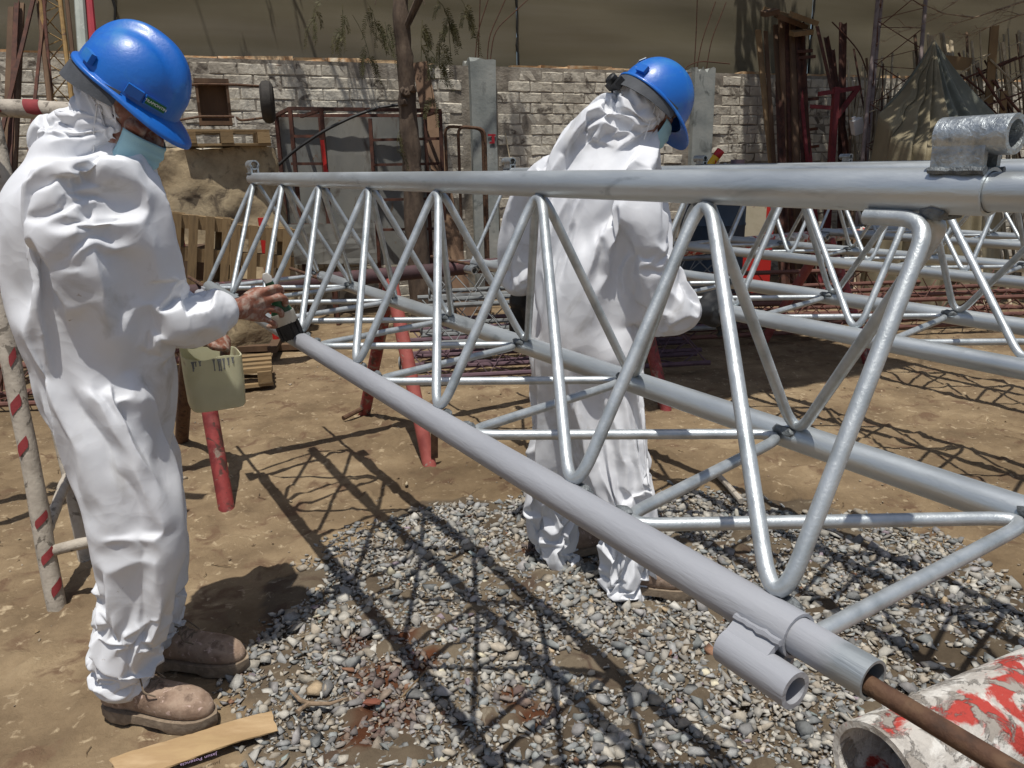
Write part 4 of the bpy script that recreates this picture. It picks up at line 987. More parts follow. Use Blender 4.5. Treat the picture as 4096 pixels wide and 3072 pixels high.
bloft(((.016, .0315, .0095), (.020, .0325, .0105), (.048, .0325, .0105), (.050, .0318, .010)), sq=.4).build('ferrule', m_ferr, brush, smooth=True, sharp=40)
bs = MB()
for i in range(150):
    u, v = random.uniform(-.031, .031), random.uniform(-.009, .009); e = Lb+random.uniform(-.004, .003)
    bs.tube([B3 @ Vector((u, v, .046)), B3 @ Vector((u*1.02, v*.9, (.046+e)/2)), B3 @ Vector((u*.95+random.uniform(-.002, .002), v*.5, e))], .0022, 4)
bs.build('bristles', m_brist, brush)['kind'] = 'stuff'
mk = MB(); mk.box(B3 @ Vector((.006, .0089, .004)), (.009, .0006, .002), B3 @ Euler((0, .5, 0)).to_matrix()); mk.box(B3 @ Vector((.002, .0089, .0)), (.007, .0006, .002), B3 @ Euler((0, -.9, 0)).to_matrix())
# ---- cut-down plastic can used as a paint pot
m_can = mat('cream_plastic', ['#e2e0c0', '#e8e6c8', '#dad8b6'], scale=9, detail=6, rough=.42, trans=.38, spots=[('#a8957e', 10, .68, .05)])
m_drip = mat('grey_paint_drip', ['#6b6e70', '#7c7f82'], scale=30, rough=.4)
can = empty('paint_can', at(868, 1615, 2.21), R(28), 'cream plastic can cut open as a paint pot with grey drips on its rim', 'can')
S = .080; T_ = .003; Hc = .158; V = []; F = []; n = 40
def sqr(a, s): c, q = math.cos(a), math.sin(a); k = (abs(c)**6+abs(q)**6)**(-1/6); return s*k*c, s*k*q
def rimz(x, y): return Hc+(.055 if y > .03 and x < .03 else 0.)+.004*math.sin(x*60)
for st, (zf, s) in enumerate(((0, S*.90), (.006, S*.96), (.5, S), (1, S), (1, S-T_), (.02, S*.96-T_))):
    for k in range(n):
        x, y = sqr(2*math.pi*k/n, s); top = rimz(x, y); V.append((x, y, zf*top if zf not in (.006, .02) else zf*1.2))
for i in range(5):
    for k in range(n): F.append((i*n+k, i*n+(k+1) % n, (i+1)*n+(k+1) % n, (i+1)*n+k))
F += [tuple(range(n-1, -1, -1)), tuple(5*n+k for k in range(n))]
MB().add(V, F).build('pot', m_can, can, smooth=True, sharp=40)
pt = MB(); pt.add([(*sqr(2*math.pi*k/n, S-T_-.001), .07) for k in range(n)], [tuple(range(n))]); pt.build('paint', m_drip, can)
for i in range(15):
    u = random.uniform(-.9, .9)*S*.85; L = random.uniform(.012, .045); w_ = random.uniform(.0015, .0035); face = -1
    if i % 3 == 0: pts = lambda q, z: (S+.0012, q, z)
    else: pts = lambda q, z: (q, -S-.0012, z)
    d = MB(); z0 = Hc-.003
    V = [pts(u-w_*1.6, z0), pts(u+w_*1.6, z0), pts(u+w_*.8, z0-L*.3), pts(u-w_*.8, z0-L*.3), pts(u+w_*.55, z0-L*.8), pts(u-w_*.55, z0-L*.8), pts(u+w_, z0-L*.92), pts(u-w_, z0-L*.92), pts(u, z0-L)]
    d.add(V, [(0, 3, 2, 1), (3, 5, 4, 2), (5, 7, 6, 4), (7, 8, 6)]); d.build('paint_drip', m_drip, can)
# ---- whitewashed pole rack at the left with red bands
m_pole = mat('flaking_whitewash_pole', ['#8c8478', '#a89f92', '#b8b0a2'], scale=14, detail=9, rough=.9, bump=.0025, bscale=70, bdetail=7, spots=[('#6e675d', 24, .60, .03)], rnoise=.68)
m_redband = mat('red_band_paint', ['#74262a', '#8a3032'], scale=20, rough=.75, bump=.001, bscale=150)
rack = empty('pole_rack', (-1.75, 2.5, 0), 0, 'rack of whitewashed poles with red painted spots behind the painter', 'rack'); rl = rack.location
P0 = gnd(228, 2435); P0.z = -.03; P1 = at(2, 1230, 2.45); dv = (P1-P0); Ptop = P0+dv*(1.63/dv.z)
def pole(a, b, r, name='pole', m_=None):
    a, b = Vector(a), Vector(b); n = 14; P = [a.lerp(b, i/n)+Vector((random.uniform(-1, 1), random.uniform(-1, 1), 0))*r*.10 for i in range(n+1)]
    return MB().tube([p-rl for p in P], [r*random.uniform(.94, 1.06) for i in range(n+1)], 14).build(name, m_ or m_pole, rack, smooth=True)
po = pole(P0, Ptop, .029)
def redspot(a, b, t, r, ang, parent, w_=.9, L=.035):
    a, b = Vector(a), Vector(b); d = (b-a).normalized(); x = d.cross(Vector((0, 1, 0))).normalized(); y = d.cross(x); c = a.lerp(b, t)-rl; V = []; F = []; m_, n = 7, 5
    for j in range(n+1):
        for i in range(m_+1):
            an = ang+(i/m_-.5)*w_*2*(1-.35*abs(j/n-.5)); V.append(c+d*((j/n-.5)*L*2+(i/m_-.5)*.03)+(x*math.cos(an)+y*math.sin(an))*(r*1.05+.0012))
    for j in range(n):
        for i in range(m_): q = j*(m_+1)+i; F.append((q, q+1, q+m_+2, q+m_+1))
    MB().add(V, F).build('red_mark', m_redband, parent, smooth=True)
SPOT = R(205)
for py in (0, 1, 2, 4, 5, 6, 8, 9, 10, 11):
    redspot(P0, Ptop, .055+.078*py+random.uniform(-.014, .014), .029, R(-80)+SPOT+random.uniform(-.5, .5), po, random.uniform(.4, .75), random.uniform(.012, .024))
Q0 = gnd(345, 2235); Q0.z = -.03; Qt = at(60, 900, 2.86); dv = (Qt-Q0); Qt = Q0+dv*(1.64/dv.z); pole(Q0, Qt, .026)
bl, br_ = at(-500, 405, 2.88), at(330, 448, 2.72); tb = pole(bl, br_, .030)
for t in (.10, .25, .42, .60, .79): redspot(bl, br_, t, .030, R(62), tb, 1.1, .03)
j0 = P0.lerp(Ptop, .165); j1 = Q0.lerp(Qt, .21); pole(j0, j1, .019, 'brace'); pole(P0.lerp(Ptop, .135), P0.lerp(Ptop, .135)+Vector((.34, .09, .05)), .019, 'brace'); pole(j1, j1+Vector((.30, -.03, -.02)), .018, 'brace')
pole(P0.lerp(Ptop, .52), Q0.lerp(Qt, .50), .018, 'brace'); pole(Q0.lerp(Qt, .46), Q0.lerp(Qt, .46)+Vector((.32, .05, .0)), .018, 'brace')
for e in (Vector((-2.55, 2.35, 0)), Vector((-2.75, 2.95, 0))): pole(e, bl+Vector((.3, 0, 0)), .028)
# ---- cardboard strip with upside-down print
m_card = mat('cardboard', ['#a98f68', '#9f8460', '#b09672'], scale=8, detail=6, rough=.85, bump=.0006, bscale=60, stretch=(1, 4, 1))
m_print = mat('purple_print', ['#8a7690'], rough=.8)
ca, cb, cc_, cd_ = gnd(1085, 2850, .03), gnd(440, 3040, .03), gnd(510, 3130, .03), gnd(1110, 2925, .03)
card = empty('cardboard_strip', ((ca+cb+cc_+cd_)/4).xy.to_3d(), 0, 'torn strip of brown cardboard on the ground beside the boot', 'cardboard'); cl_ = card.location
V = []; F = []; nu, nv = 24, 6
for lvl in (0, 1):
    for j in range(nv+1):
        for i in range(nu+1):
            u, v = i/nu, j/nv; p = (ca*(1-u)+cb*u)*(1-v)+(cd_*(1-u)+cc_*u)*v; z = .034+.005*math.sin(u*3.3)+.002*math.sin(v*5+u*9)
            e = (random.uniform(-.003, .003) if (i in (0, nu) or j in (0, nv)) else 0); V.append((p.x+e-cl_.x, p.y+e-cl_.y, z-lvl*.004))
o2 = (nu+1)*(nv+1)
for j in range(nv):
    for i in range(nu): q = j*(nu+1)+i; F += [(q, q+nu+1, q+nu+2, q+1), (q+o2, q+o2+1, q+o2+nu+2, q+o2+nu+1)]
rim = [i for i in range(nu+1)]+[j*(nu+1)+nu for j in range(1, nv+1)]+[nv*(nu+1)+i for i in range(nu-1, -1, -1)]+[j*(nu+1) for j in range(nv-1, 0, -1)]
for a, b in zip(rim, rim[1:]+rim[:1]): F.append((a, b, b+o2, a+o2))
cs = MB().add(V, F).build('sheet', m_card, card)
def text_mesh(body, size, M4, m_, name, ext=.0003):
    tx = bpy.data.curves.new(name, 'FONT'); tx.body = body; tx.size = size; tx.align_x = 'CENTER'; tx.align_y = 'CENTER'; tx.extrude = ext; tx.materials.append(m_); o = bpy.data.objects.new(name, tx); C.objects.link(o)
    bpy.context.view_layer.update(); me = bpy.data.meshes.new_from_object(o.evaluated_get(bpy.context.evaluated_depsgraph_get())); bpy.data.objects.remove(o); me.transform(M4); o = bpy.data.objects.new(name, me); C.objects.link(o); return o
e = (gnd(868, 3015, .04)+gnd(720, 3062, .04))/2; dr = (gnd(720, 3062, .04)-gnd(868, 3015, .04)).normalized(); rz_ = math.atan2(dr.y, dr.x)
o = text_mesh('Jatun Potencia', .0145, Matrix.Translation((e.x-cl_.x, e.y-cl_.y, .0405)) @ Matrix.Rotation(rz_, 4, 'Z'), m_print, 'print'); o.parent = cs
# ---- a forked twig, a wooden peg, a red brick chip
m_twig = mat('grey_twig', ['#6f5d4a', '#8a7660', '#57483a'], scale=40, rough=.9, bump=.001, bscale=150)
tw = empty('twig', gnd(1220, 2790), 0, 'forked dry twig lying on the crushed stone', 'twig'); q = tw.location
mb = MB(); g = lambda x, y, z=.035: gnd(x, y, z)-q
mb.tube([g(1165, 2762), g(1200, 2800), g(1240, 2815), g(1320, 2815), g(1392, 2790)], [.0045, .006, .0065, .005, .0025], 8, fillet=0); mb.tube([g(1235, 2815), g(1205, 2835), g(1190, 2850)], [.005, .006, .007], 8); mb.build('stem', m_twig, tw, smooth=True)
a, b = gnd(2858, 1885, .02), gnd(2965, 2005, .02); pg = empty('wooden_peg', a, 0, 'short round wooden peg lying at the edge of the crushed stone', 'peg')
MB().tube([Vector(), (b-a)*.5+Vector((0, 0, .003)), b-a], .0135, 10).build('peg', m_pole, pg, smooth=True)
mb = MB(); mb.blob((0, 0, 0), .022, 1, .15, sc=(1.4, .7, .4)); o = mb.build('brick_chip', mat('brick_red', ['#6e4030', '#7d4c3a'], scale=20, rough=.9, bump=.002, bscale=80), None, smooth=False, label='flat red brick chip on the crushed stone near the rust stain', cat='brick chip', loc=gnd(1490, 2808, .03))
mb = MB(); a, b = gnd(1605, 2790, .035), gnd(1715, 2670, .04); mb.tube([Vector(), b-a], .0028, 6); mb.build('straw', m_litter, None, label='pale straw lying slantwise across the rust stain', cat='straw', loc=a)

# ================================================================ BACKGROUND ALONG THE WALL
random.seed(21)
m_bark = mat('grey_brown_bark', ['#3f342c', '#57493d', '#6b5c4e'], scale=16, detail=8, rough=.95, bump=.008, bscale=45, bdetail=7, stretch=(1, 1, .35))
m_leaf = mat('pepper_tree_leaf', ['#3c4022', '#4d4a2a', '#5a5230'], scale=3, rough=.7, trans=.25)
m_pine = mat('pallet_pine', ['#7a6547', '#8b7452', '#6a573e'], scale=6, detail=7, rough=.85, stretch=(1, 6, 6), bump=.0012, bscale=60, ptint=.15, spots=[('#7a6142', 11, .66, .04)])
m_tanb = mat('dull_tan_board', ['#6f5a3e', '#80694a', '#624f38'], scale=6, detail=7, rough=.85, stretch=(1, 1, .3), bump=.001, bscale=60)
m_mast = mat('faded_pinkish_mast_paint', ['#6f625e', '#827470', '#5f504c'], scale=9, detail=6, rough=.75)
m_old = mat('weathered_brown_timber', ['#4a382a', '#5e4836', '#6e5843'], scale=7, detail=8, rough=.9, stretch=(1, 1, .2), bump=.002, bscale=60, ptint=.25)
m_cane = mat('dry_pale_cane', ['#998c74', '#ad9f86', '#887b66'], scale=9, detail=6, rough=.9, ptint=.25)
m_rustd = mat('dark_rusty_steel', ['#3a2620', '#52342a', '#653f30'], scale=16, detail=8, rough=.85, metal=.1, bump=.001, bscale=90, ptint=.25)
m_sheet = mat('stained_grey_sheet', ['#6a6b68', '#7d7d78', '#8c8a82'], scale=2.2, detail=9, rough=.7, metal=.1, bump=.002, bscale=14, spots=[('#5a5148', 6, .62, .06), ('#6e5a46', 14, .68, .03)], stretch=(1, 1, .5))
m_tarp = mat('khaki_tarpaulin', ['#7f755c', '#8b8168', '#736a54'], scale=2, detail=7, rough=.85, bump=.004, bscale=12)
m_tarpg = mat('grey_green_tarpaulin', ['#63655a', '#707266', '#585a50'], scale=3, detail=7, rough=.8, bump=.004, bscale=12)
m_cover = mat('dusty_beige_cover', ['#7d6d55', '#9a896c', '#ab9a7c', '#6a5c48'], scale=4, detail=9, rough=.95, bump=.012, bscale=11, bdetail=8, rnoise=.66, spots=[('#5e5242', 8, .60, .06), ('#4b5570', 6.5, .70, .03)])
m_tyre = mat('worn_black_tyre', ['#2e2b28', '#3b3733'], scale=20, rough=.85, bump=.002, bscale=80)
m_hose = mat('black_hose', ['#1f1f20', '#2d2d2e'], scale=20, rough=.6)
m_oldred = mat('old_dark_red_paint', ['#5e2226', '#74292c', '#4f1d20'], scale=9, detail=7, rough=.75, bump=.001, bscale=80, spots=[('#4a3830', 20, .64, .03)])
m_orange = mat('orange_red_primer', ['#5c3a32', '#684439', '#52332c'], scale=9, detail=6, rough=.75, spots=[('#7a5a4c', 20, .66, .03)])
m_greyp = mat('dull_grey_paint', ['#6d7070', '#7d8080', '#5f6060'], scale=9, detail=6, rough=.65, metal=.2, spots=[('#6b5548', 18, .66, .03)])
m_purp = mat('purple_brown_paint', ['#4f3c44', '#5f4850', '#45343a'], scale=9, detail=6, rough=.75)

# ---- pepper tree in front of the wall
tree = empty('pepper_tree', (0, 0, 0), 0, 'slender pepper tree with drooping feathery leaves before the wall', 'tree')
tp = [at(1700, 1260, 6.8), at(1668, 1000, 6.8), at(1650, 690, 6.8), at(1634, 480, 6.8), at(1622, 260, 6.8), at(1600, 60, 6.8)]
tp[0].z = -.05; tree.location = (tp[0].x, tp[0].y, 0); tl = tree.location
d = tp[-1]-tp[-2]; tp += [tp[-1]+d*.9+Vector((.05, .1, .1)), tp[-1]+d*1.9+Vector((-.1, .25, .3)), tp[-1]+d*2.8+Vector((-.2, .3, .6))]
rr = [.12, .098, .082, .077, .070, .064, .056, .042, .027]
P = []; RR = []
for i in range(len(tp)-1):
    for j in range(6):
        t = j/6; P.append(tp[i].lerp(tp[i+1], t)-tl+Vector((random.uniform(-1, 1), random.uniform(-1, 1), 0))*.006); RR.append((rr[i]*(1-t)+rr[i+1]*t)*random.uniform(.93, 1.08))
tk = MB(); tk.tube(P, RR, 14)
kz = at(1640, 385, 6.74)-tl
for i in range(5): tk.blob(kz+Vector((random.uniform(-.06, .06), -.02, random.uniform(-.06, .06))), .04, 1, .3)
trunk_o = tk.build('trunk', m_bark, tree, smooth=True)
limbs = []; lm = MB()
tops = [P[26]+Vector((0, 0, .1)), P[34], P[40], P[44], P[-1]]
for i in range(15):
    a = i*2.4+.3; b = tops[i % 5]; L = random.uniform(.7, 1.7); e = b+Vector((math.cos(a)*L, math.sin(a)*L*.8, random.uniform(.5, 1.3))); m = b.lerp(e, .5)+Vector((0, 0, .25)); e.z -= .15
    pts = [b, b.lerp(m, .5), m, m.lerp(e, .5)+Vector((0, 0, .05)), e]; lm.tube(pts, [.024, .020, .015, .010, .005], 7); limbs.append(pts)
# the two low boughs whose tips hang into view
for tgt in ((1330, -60), (1420, -40), (1500, 20), (1740, -30), (1830, -20), (1700, 20)):
    e = at(*tgt, 6.75+random.uniform(-.25, .2))-tl; b = P[30]+Vector((0, 0, .25)); m = b.lerp(e, .55)+Vector((0, 0, .22)); pts = [b, b.lerp(m, .5), m, m.lerp(e, .5), e]; lm.tube(pts, [.017, .014, .011, .008, .004], 7); limbs.append(pts)
lm.build('branches', m_bark, tree, smooth=True)['kind'] = 'stuff'
lf = MB()
def frond(p, L, side):
    q = [p]; d = Vector((side.x, side.y, random.uniform(-.5, .1))).normalized()
    for i in range(7): d = (d+Vector((random.uniform(-.12, .12), random.uniform(-.12, .12), -.42))).normalized(); q.append(q[-1]+d*(L/7))
    lf.tube(q, .0016, 3, cap=False)
    for i in range(1, 8):
        for k in (0, .5):
            c = q[i-1].lerp(q[i], .5+k) if i < 7 or k == 0 else q[i]; ax_ = (q[i]-q[i-1]).normalized(); s_ = ax_.cross(Vector((math.sin(i*.3), .9, .2))).normalized(); wv = ax_.cross(s_)*.0
            for sg in (-1, 1):
                t_ = (s_*sg*.85+ax_*.55).normalized(); ll = .042*random.uniform(.75, 1.15)*(1-.4*abs(i/7-.45)); n_ = (ax_*.5-s_*sg*.3).normalized()*.0042+Vector((random.uniform(-.002, .002),)*3)
                lf.add([c, c+t_*ll*.5+n_, c+t_*ll, c+t_*ll*.5-n_], [(0, 1, 2, 3)])
def twig(p, n, L):
    d = Vector((random.uniform(-1, 1), random.uniform(-1, 1), -.3)); q = [p]
    for i in range(5): d = (d.normalized()+Vector((random.uniform(-.2, .2), random.uniform(-.2, .2), -.6))).normalized(); q.append(q[-1]+d*L/5)
    lf.tube(q, .0025, 4)
    for i in range(n): t = random.uniform(.1, .99)*5; k = int(t); frond(q[k].lerp(q[min(k+1, 5)], t-k), random.uniform(.13, .26), Vector((random.uniform(-1, 1), random.uniform(-1, 1), 0)).normalized())
for pts in limbs:
    for i in range(5):
        a = random.choice(pts[2:]); e = a.lerp(pts[-1], random.random())
        if e.z > 3.75: twig(e, 9, random.uniform(.25, .5))
for px, py, n, L in ((1370, 20, 9, .30), (1300, -20, 7, .34), (1410, 60, 8, .45), (1470, 10, 9, .30), (1540, 90, 4, .25), (1750, 0, 9, .30), (1690, 80, 7, .35), (1790, 40, 8, .42), (1840, -10, 8, .32), (1710, 190, 5, .3), (1760, 130, 5, .3), (1600, 520, 3, .22), (1720, 330, 4, .22)):
    twig(at(px, py, 6.7+random.uniform(-.2, .2))-tl, max(3, int(n*.8)), L*.9)
lf.build('crown', m_leaf, tree)['kind'] = 'stuff'
for a, b in (((1620, 80), (1690, -20)), ((1640, 320), (1700, 180)), ((1650, 330), (1790, 205))):
    pass

# ---- leaning things
def lean(name, m_, top, low, r, label, cat, group, shape='round', w2=None, bend=0):
    """a pole: top (px,py,Y), a lower point (px,py,Y); runs on down to the ground"""
    a = at(*top); b = at(*low); d = (b-a).normalized(); g = a+d*((a.z+.03)/-d.z); o = g.copy(); mb = MB()
    if shape == 'round':
        n = 7; P = [a.lerp(g, i/n)-o+Vector((random.uniform(-1, 1), random.uniform(-1, 1), 0))*r*.3+Vector((math.sin(i/n*math.pi)*bend, 0, 0)) for i in range(n+1)]; mb.tube(P, [r*(.8+.3*i/n) for i in range(n+1)], 8)
    elif shape == 'angle': mb.angle(a-o, g-o, r*2, r*.25, up=(.4, -1, .2))
    else: mb.bar(a-o, g-o, r*2, w2 or r, up=(.15, -1, 0))
    ob = mb.build(name, m_, None, smooth=(shape == 'round'), label=label, cat=cat, group=group); ob.location = o; return ob
# left: scrap poles, a yellow lattice and a red-and-white pole
ORD = ('first', 'second', 'third', 'fourth', 'fifth', 'sixth', 'seventh', 'eighth', 'ninth', 'tenth')
for sp_i, (t, l_, r, m_, sh) in enumerate((((68, 12, 6.55), (52, 360, 6.1), .020, m_rustd, 'angle'), ((86, 15, 6.6), (70, 360, 6.2), .022, m_old, 'box'), ((138, -20, 6.6), (42, 380, 6.0), .016, m_rustd, 'angle'), ((150, -40, 6.7), (195, 390, 6.2), .022, m_old, 'round'), ((185, -40, 6.7), (160, 200, 6.4), .013, m_rustd, 'angle'), ((172, -60, 6.6), (205, 380, 6.3), .014, m_rustd, 'round'), ((262, -60, 6.7), (300, 330, 6.4), .020, m_old, 'round'), ((45, 30, 6.6), (20, 700, 5.9), .020, m_old, 'box'))):
    lean('scrap_pole', m_, t, l_, r, ('brown rusty steel bar, top end %s from the paired crimson and grey-white poles' if m_ is m_rustd else 'old brown timber pole, top end %s from the paired crimson and grey-white poles') % ORD[(7, 5, 4, 3, 1, 2, 0, 6)[sp_i]], 'pole', 'scrap poles behind the painter', sh)
m_yel = mat('yellow_brown_lattice', ['#7a5f38', '#8f7344', '#6a5030'], scale=10, rough=.8, spots=[('#5a4433', 18, .62, .04)])
def lattice(name, label, group, a, b, side, rt, rb, m_, bays, up=Vector((0, 0, 1)), rm=None):
    a, b = Vector(a), Vector(b); d = (b-a); L = d.length; d.normalize(); u = d.cross(up).normalized(); v = u.cross(d)
    root = empty(name, a, 0, label, 'tower section', group); off = [u*side*.577*math.cos(t)+v*side*.577*math.sin(t) for t in (R(90), R(210), R(330))]
    for q in off: MB().tube([q, q+d*L], rt, 8).build('chord', m_, root, smooth=True)
    for i in range(3):
        p, q = off[i], off[(i+1) % 3]; P = []
        for k in range(bays+1): P.append((p if k % 2 else q)+d*(L*(k+.1)/(bays+.2)))
        MB().tube(P, rb, 5).build('lacing_rod', rm or m_, root, smooth=True)
    return root
a = at(205, -80, 6.75); b = at(262, 420, 6.3); dd = (b-a).normalized(); b = a+dd*((a.z)/-dd.z)
lattice('lattice_mast', 'slim yellow-brown lattice mast leaning on the wall behind the painter', 'leaning lattice masts', a, b, .16, .016, .006, m_yel, 22, Vector((0, 1, 0)))
wp = lean('striped_pole', mat('grey_white_pole_paint', ['#8f948c', '#a5a9a0'], scale=9, rough=.7, spots=[('#c4c4bc', 14, .66, .04)]), (312, -60, 4.6), (338, 170, 4.45), .032, 'grey-white pole side by side with a red one above the blue helmet', 'pole', None)
lean('red_pole', mat('crimson_pole_paint', ['#8c1f2c', '#9e2835'], scale=9, rough=.6), (348, -60, 4.65), (372, 170, 4.5), .026, 'crimson pole side by side with a grey-white one above the blue helmet', 'pole', None)
# the covered stack with pallet and cart on top
def heap(name, label, cat, px0, px1, pyt, Y, depth, m_, seed=0, lean_=.15):
    a, b = at(px0, pyt, Y), at(px1, pyt, Y); W_ = (b-a).length; H_ = (a.z+b.z)/2; c = (a+b)/2; ang = WR; nu, nv = 64, 34; V = []; F = []
    for j in range(nv+1):
        for i in range(nu+1):
            an = 2*math.pi*i/nu; q = j/nv
            rad = (abs(math.cos(an))**5+abs(math.sin(an))**5)**(-1/5); k = 1+lean_*(1-q)
            if q > .88: k *= 1-((q-.88)/.12)**2*.97
            z = H_*min(1, q/.88)
            x, y = W_/2*rad*math.cos(an)*k, depth/2*rad*math.sin(an)*k; nz_ = mnoise.noise(Vector((x*3.1, y*3.1+seed, z*2.6)))*.09+mnoise.noise(Vector((x*9, y*9, z*8+seed)))*.035
            f = Vector((x, y, 0)).normalized()*nz_*(1 if q < .9 else .2); V.append((x+f.x, y+f.y, z+(nz_*.5 if q > .8 else 0)))
    for j in range(nv):
        for i in range(nu): F.append((j*(nu+1)+i, j*(nu+1)+(i+1), (j+1)*(nu+1)+(i+1), (j+1)*(nu+1)+i))
    o = MB().add(V, F).build(name, m_, None, smooth=True, label=label, cat=cat); o.location = (c.x, c.y, -.02); o.rotation_euler = (0, 0, ang); return o
heap('covered_stack', 'tall stack under a dusty beige cover beside the wall', 'covered stack', 500, 1075, 588, 6.35, .8, m_cover, 3)
def pallet(loc, rot, W_=1.0, D_=.8, nb=6, label='', group=None):
    r = empty('pallet', loc, 0, label, 'pallet', group); r.rotation_euler = rot
    for i in range(nb): MB().box((0, -D_/2+D_*(i+.5)/nb, .05), (W_, D_/nb*.52, .018), jit=.002).build('deck_board', m_pine, r)
    for x in (-W_/2+.05, 0, W_/2-.05): MB().box((x, 0, .0), (.09, D_, .08), jit=.002).build('stringer', m_pine, r)
    for y in (-D_/2+.06, D_/2-.06): MB().box((0, y, -.05), (W_, .1, .018), jit=.002).build('bottom_board', m_pine, r)
    return r
c = at(905, 556, 6.25); pallet((c.x, c.y, c.z-.0), (0, 0, WR), .62, .6, 4, 'small yellow pallet lying on top of the covered stack')
c = at(800, 1020, 5.35); pallet((c.x, c.y, c.z), (R(78), R(99), R(14)), .54, .42, 4, 'yellow pallet leaning against the covered stack, its slats upright and one board across')
c = at(1040, 1040, 5.5); pallet((c.x, c.y, c.z), (R(76), R(98), R(10)), .48, .46, 4, 'second yellow pallet leaning beside the first, behind the dark trestle bar')
c = at(820, 1330, 5.0); pallet((c.x, c.y, .09), (0, 0, .3), .8, .5, 4, 'yellow pallet lying flat on the dirt behind the paint can')
mb = MB(); c = at(655, 925, 5.6); mb.box((0, 0, 0), (.24, .12, .22), jit=.012); o = mb.build('red_sack', mat('dull_red_sack', ['#7a3038', '#8c3a42', '#94605e'], scale=14, rough=.85, bump=.006, bscale=25), None, label='dull red sack wedged beside the leaning pallet', cat='sack'); o.location = c
mb = MB(); mb.box((0, 0, 0), (.5, .4, c.z-.12)); o = mb.build('timber_crate', m_old, None, label='old timber crate under the dull red sack', cat='crate'); o.location = (c.x-.05, c.y+.1, (c.z-.12)/2)
# overturned hand cart on the stack
c = at(865, 505, 6.3); hc = empty('hand_cart', c, WR, 'overturned hand cart with a wheel and brown tray on the covered stack', 'cart')
tr = MB(); k = 6.2/3071
tr.box((0, .05, .17), (.20, .05, .30)); tr.box((0, .0, .325), (.25, .16, .03)); tr.box((-.11, .0, .17), (.02, .14, .30)); tr.box((.11, .0, .17), (.02, .14, .30)); tr.box((0, 0, .02), (.24, .16, .03)); tr.build('tray', m_old, hc)
for z in (.065, .295): MB().tube([(-.28, -.10, z-.03), (-.10, -.11, z), (.14, -.11, z), (.18, -.11, z+(-.03 if z < .1 else 0)), (.38, -.02, z)], .009, 8, fillet=.03).build('frame_tube', m_rust, hc, smooth=True)
MB().tube([(.14, -.11, .065), (.145, -.115, -.01)], .01, 8).build('leg', m_tip, hc, smooth=True)
wv = MB(); n = 28; V = []; F = []
prof_ = [(.075, -.04), (.13, -.048), (.155, -.030), (.162, 0), (.155, .030), (.13, .048), (.075, .04)]
wv.lathe(prof_+[prof_[0]], (.40, -.02, .18), 28, Matrix.Rotation(R(90), 3, 'Y') @ Matrix.Rotation(R(8), 3, 'X')); wh = wv.build('wheel', m_tyre, hc, smooth=True)
wv = MB(); wv.lathe(((.0, -.02), (.076, -.025), (.076, .025), (0, .02)), (.40, -.02, .18), 20, Matrix.Rotation(R(90), 3, 'Y')); o = wv.build('rim', m_rust, wh, smooth=True, sharp=40)

# ---- steel rack with sheet panels, hose, plank, bent-tube trolley
rk = empty('steel_rack', at(1450, 700, 7.2).xy.to_3d(), 0, 'rusty square-tube rack with grey sheets standing behind the tree', 'rack'); rl2 = rk.location
def seg(p, q, r, m_=m_rustd, nm='tube'): MB().bar(Vector(p)-rl2, Vector(q)-rl2, r*2, r*2, up=(0, 0, 1) if abs((Vector(q)-Vector(p)).normalized().z) < .9 else (1, 0, 0)).build(nm, m_, rk)
def G(px, Y): p = at(px, 700, Y); return Vector((p.x, p.y, 0))
ft = 7.05; bk_ = 7.45
fl_, fm, fr = at(1160, 434, ft), at(1285, 440, ft), at(1760, 442, ft); bl_, bm_, br2 = at(1105, 462, bk_), at(1280, 470, bk_), at(1700, 462, bk_)
for p in (fl_, fm, fr, bl_, bm_, br2, at(1480, 474, bk_)): seg(p, Vector((p.x, p.y, 0)), .016)
seg(fl_, fr, .015); seg(bl_, br2, .014); seg(fl_, bl_, .014); seg(fm, at(1205, 466, bk_), .013); seg(fr, br2, .014)
for py in (545, 655, 900, 960): seg(at(1165, py, ft), at(1290, py, ft), .012)
for py in (560, 660, 800, 920): seg(at(1490, py, bk_), at(1770, py-6, bk_-.3), .012)
seg(at(1290, 560, ft), at(1305, 690, ft), .017, m_bright, 'red_tube')
for x0, x1, y0, y1, Y in ((1108, 1280, 466, 1060, 7.50), (1288, 1478, 470, 1060, 7.52), (1488, 1700, 468, 1060, 7.54), (1020, 1500, 900, 1060, 7.0)):
    a, b, c_ = at(x0, y0, Y), at(x1, y0, Y), at(x0, y1, Y); z1 = a.z; z0 = max(.02, c_.z); mb = MB(); W_ = b.x-a.x
    nu, nv = 8, 8; V = []; F = []
    for j in range(nv+1):
        for i in range(nu+1): V.append(Vector((a.x+W_*i/nu, Y+.012*mnoise.noise(Vector((i*.5, j*.4, x0))), z0+(z1-z0)*j/nv))-rl2)
    for j in range(nv):
        for i in range(nu): q = j*(nu+1)+i; F.append((q, q+1, q+nu+2, q+nu+1))
    o = mb.add(V, F).build('sheet', m_sheet, rk); o.modifiers.new('s', 'SOLIDIFY').thickness = .004
mb = MB(); o_ = at(1110, 665, 6.95); mb.tube([Vector(), at(1180, 600, 6.95)-o_, at(1300, 520, 6.95)-o_, at(1420, 462, 7.0)-o_, at(1520, 428, 7.05)-o_, at(1610, 418, 7.1)-o_], .013, 8, fillet=.1); o = mb.build('black_hose', m_hose, None, smooth=True, label='black hose slung across the steel rack', cat='hose'); o.location = o_
lean('dark_plank', m_old, (1680, 252, 7.9), (1760, 690, 7.3), .075, 'wide dark brown plank leaning on the wall behind the tree', 'plank', None, 'box', .03)
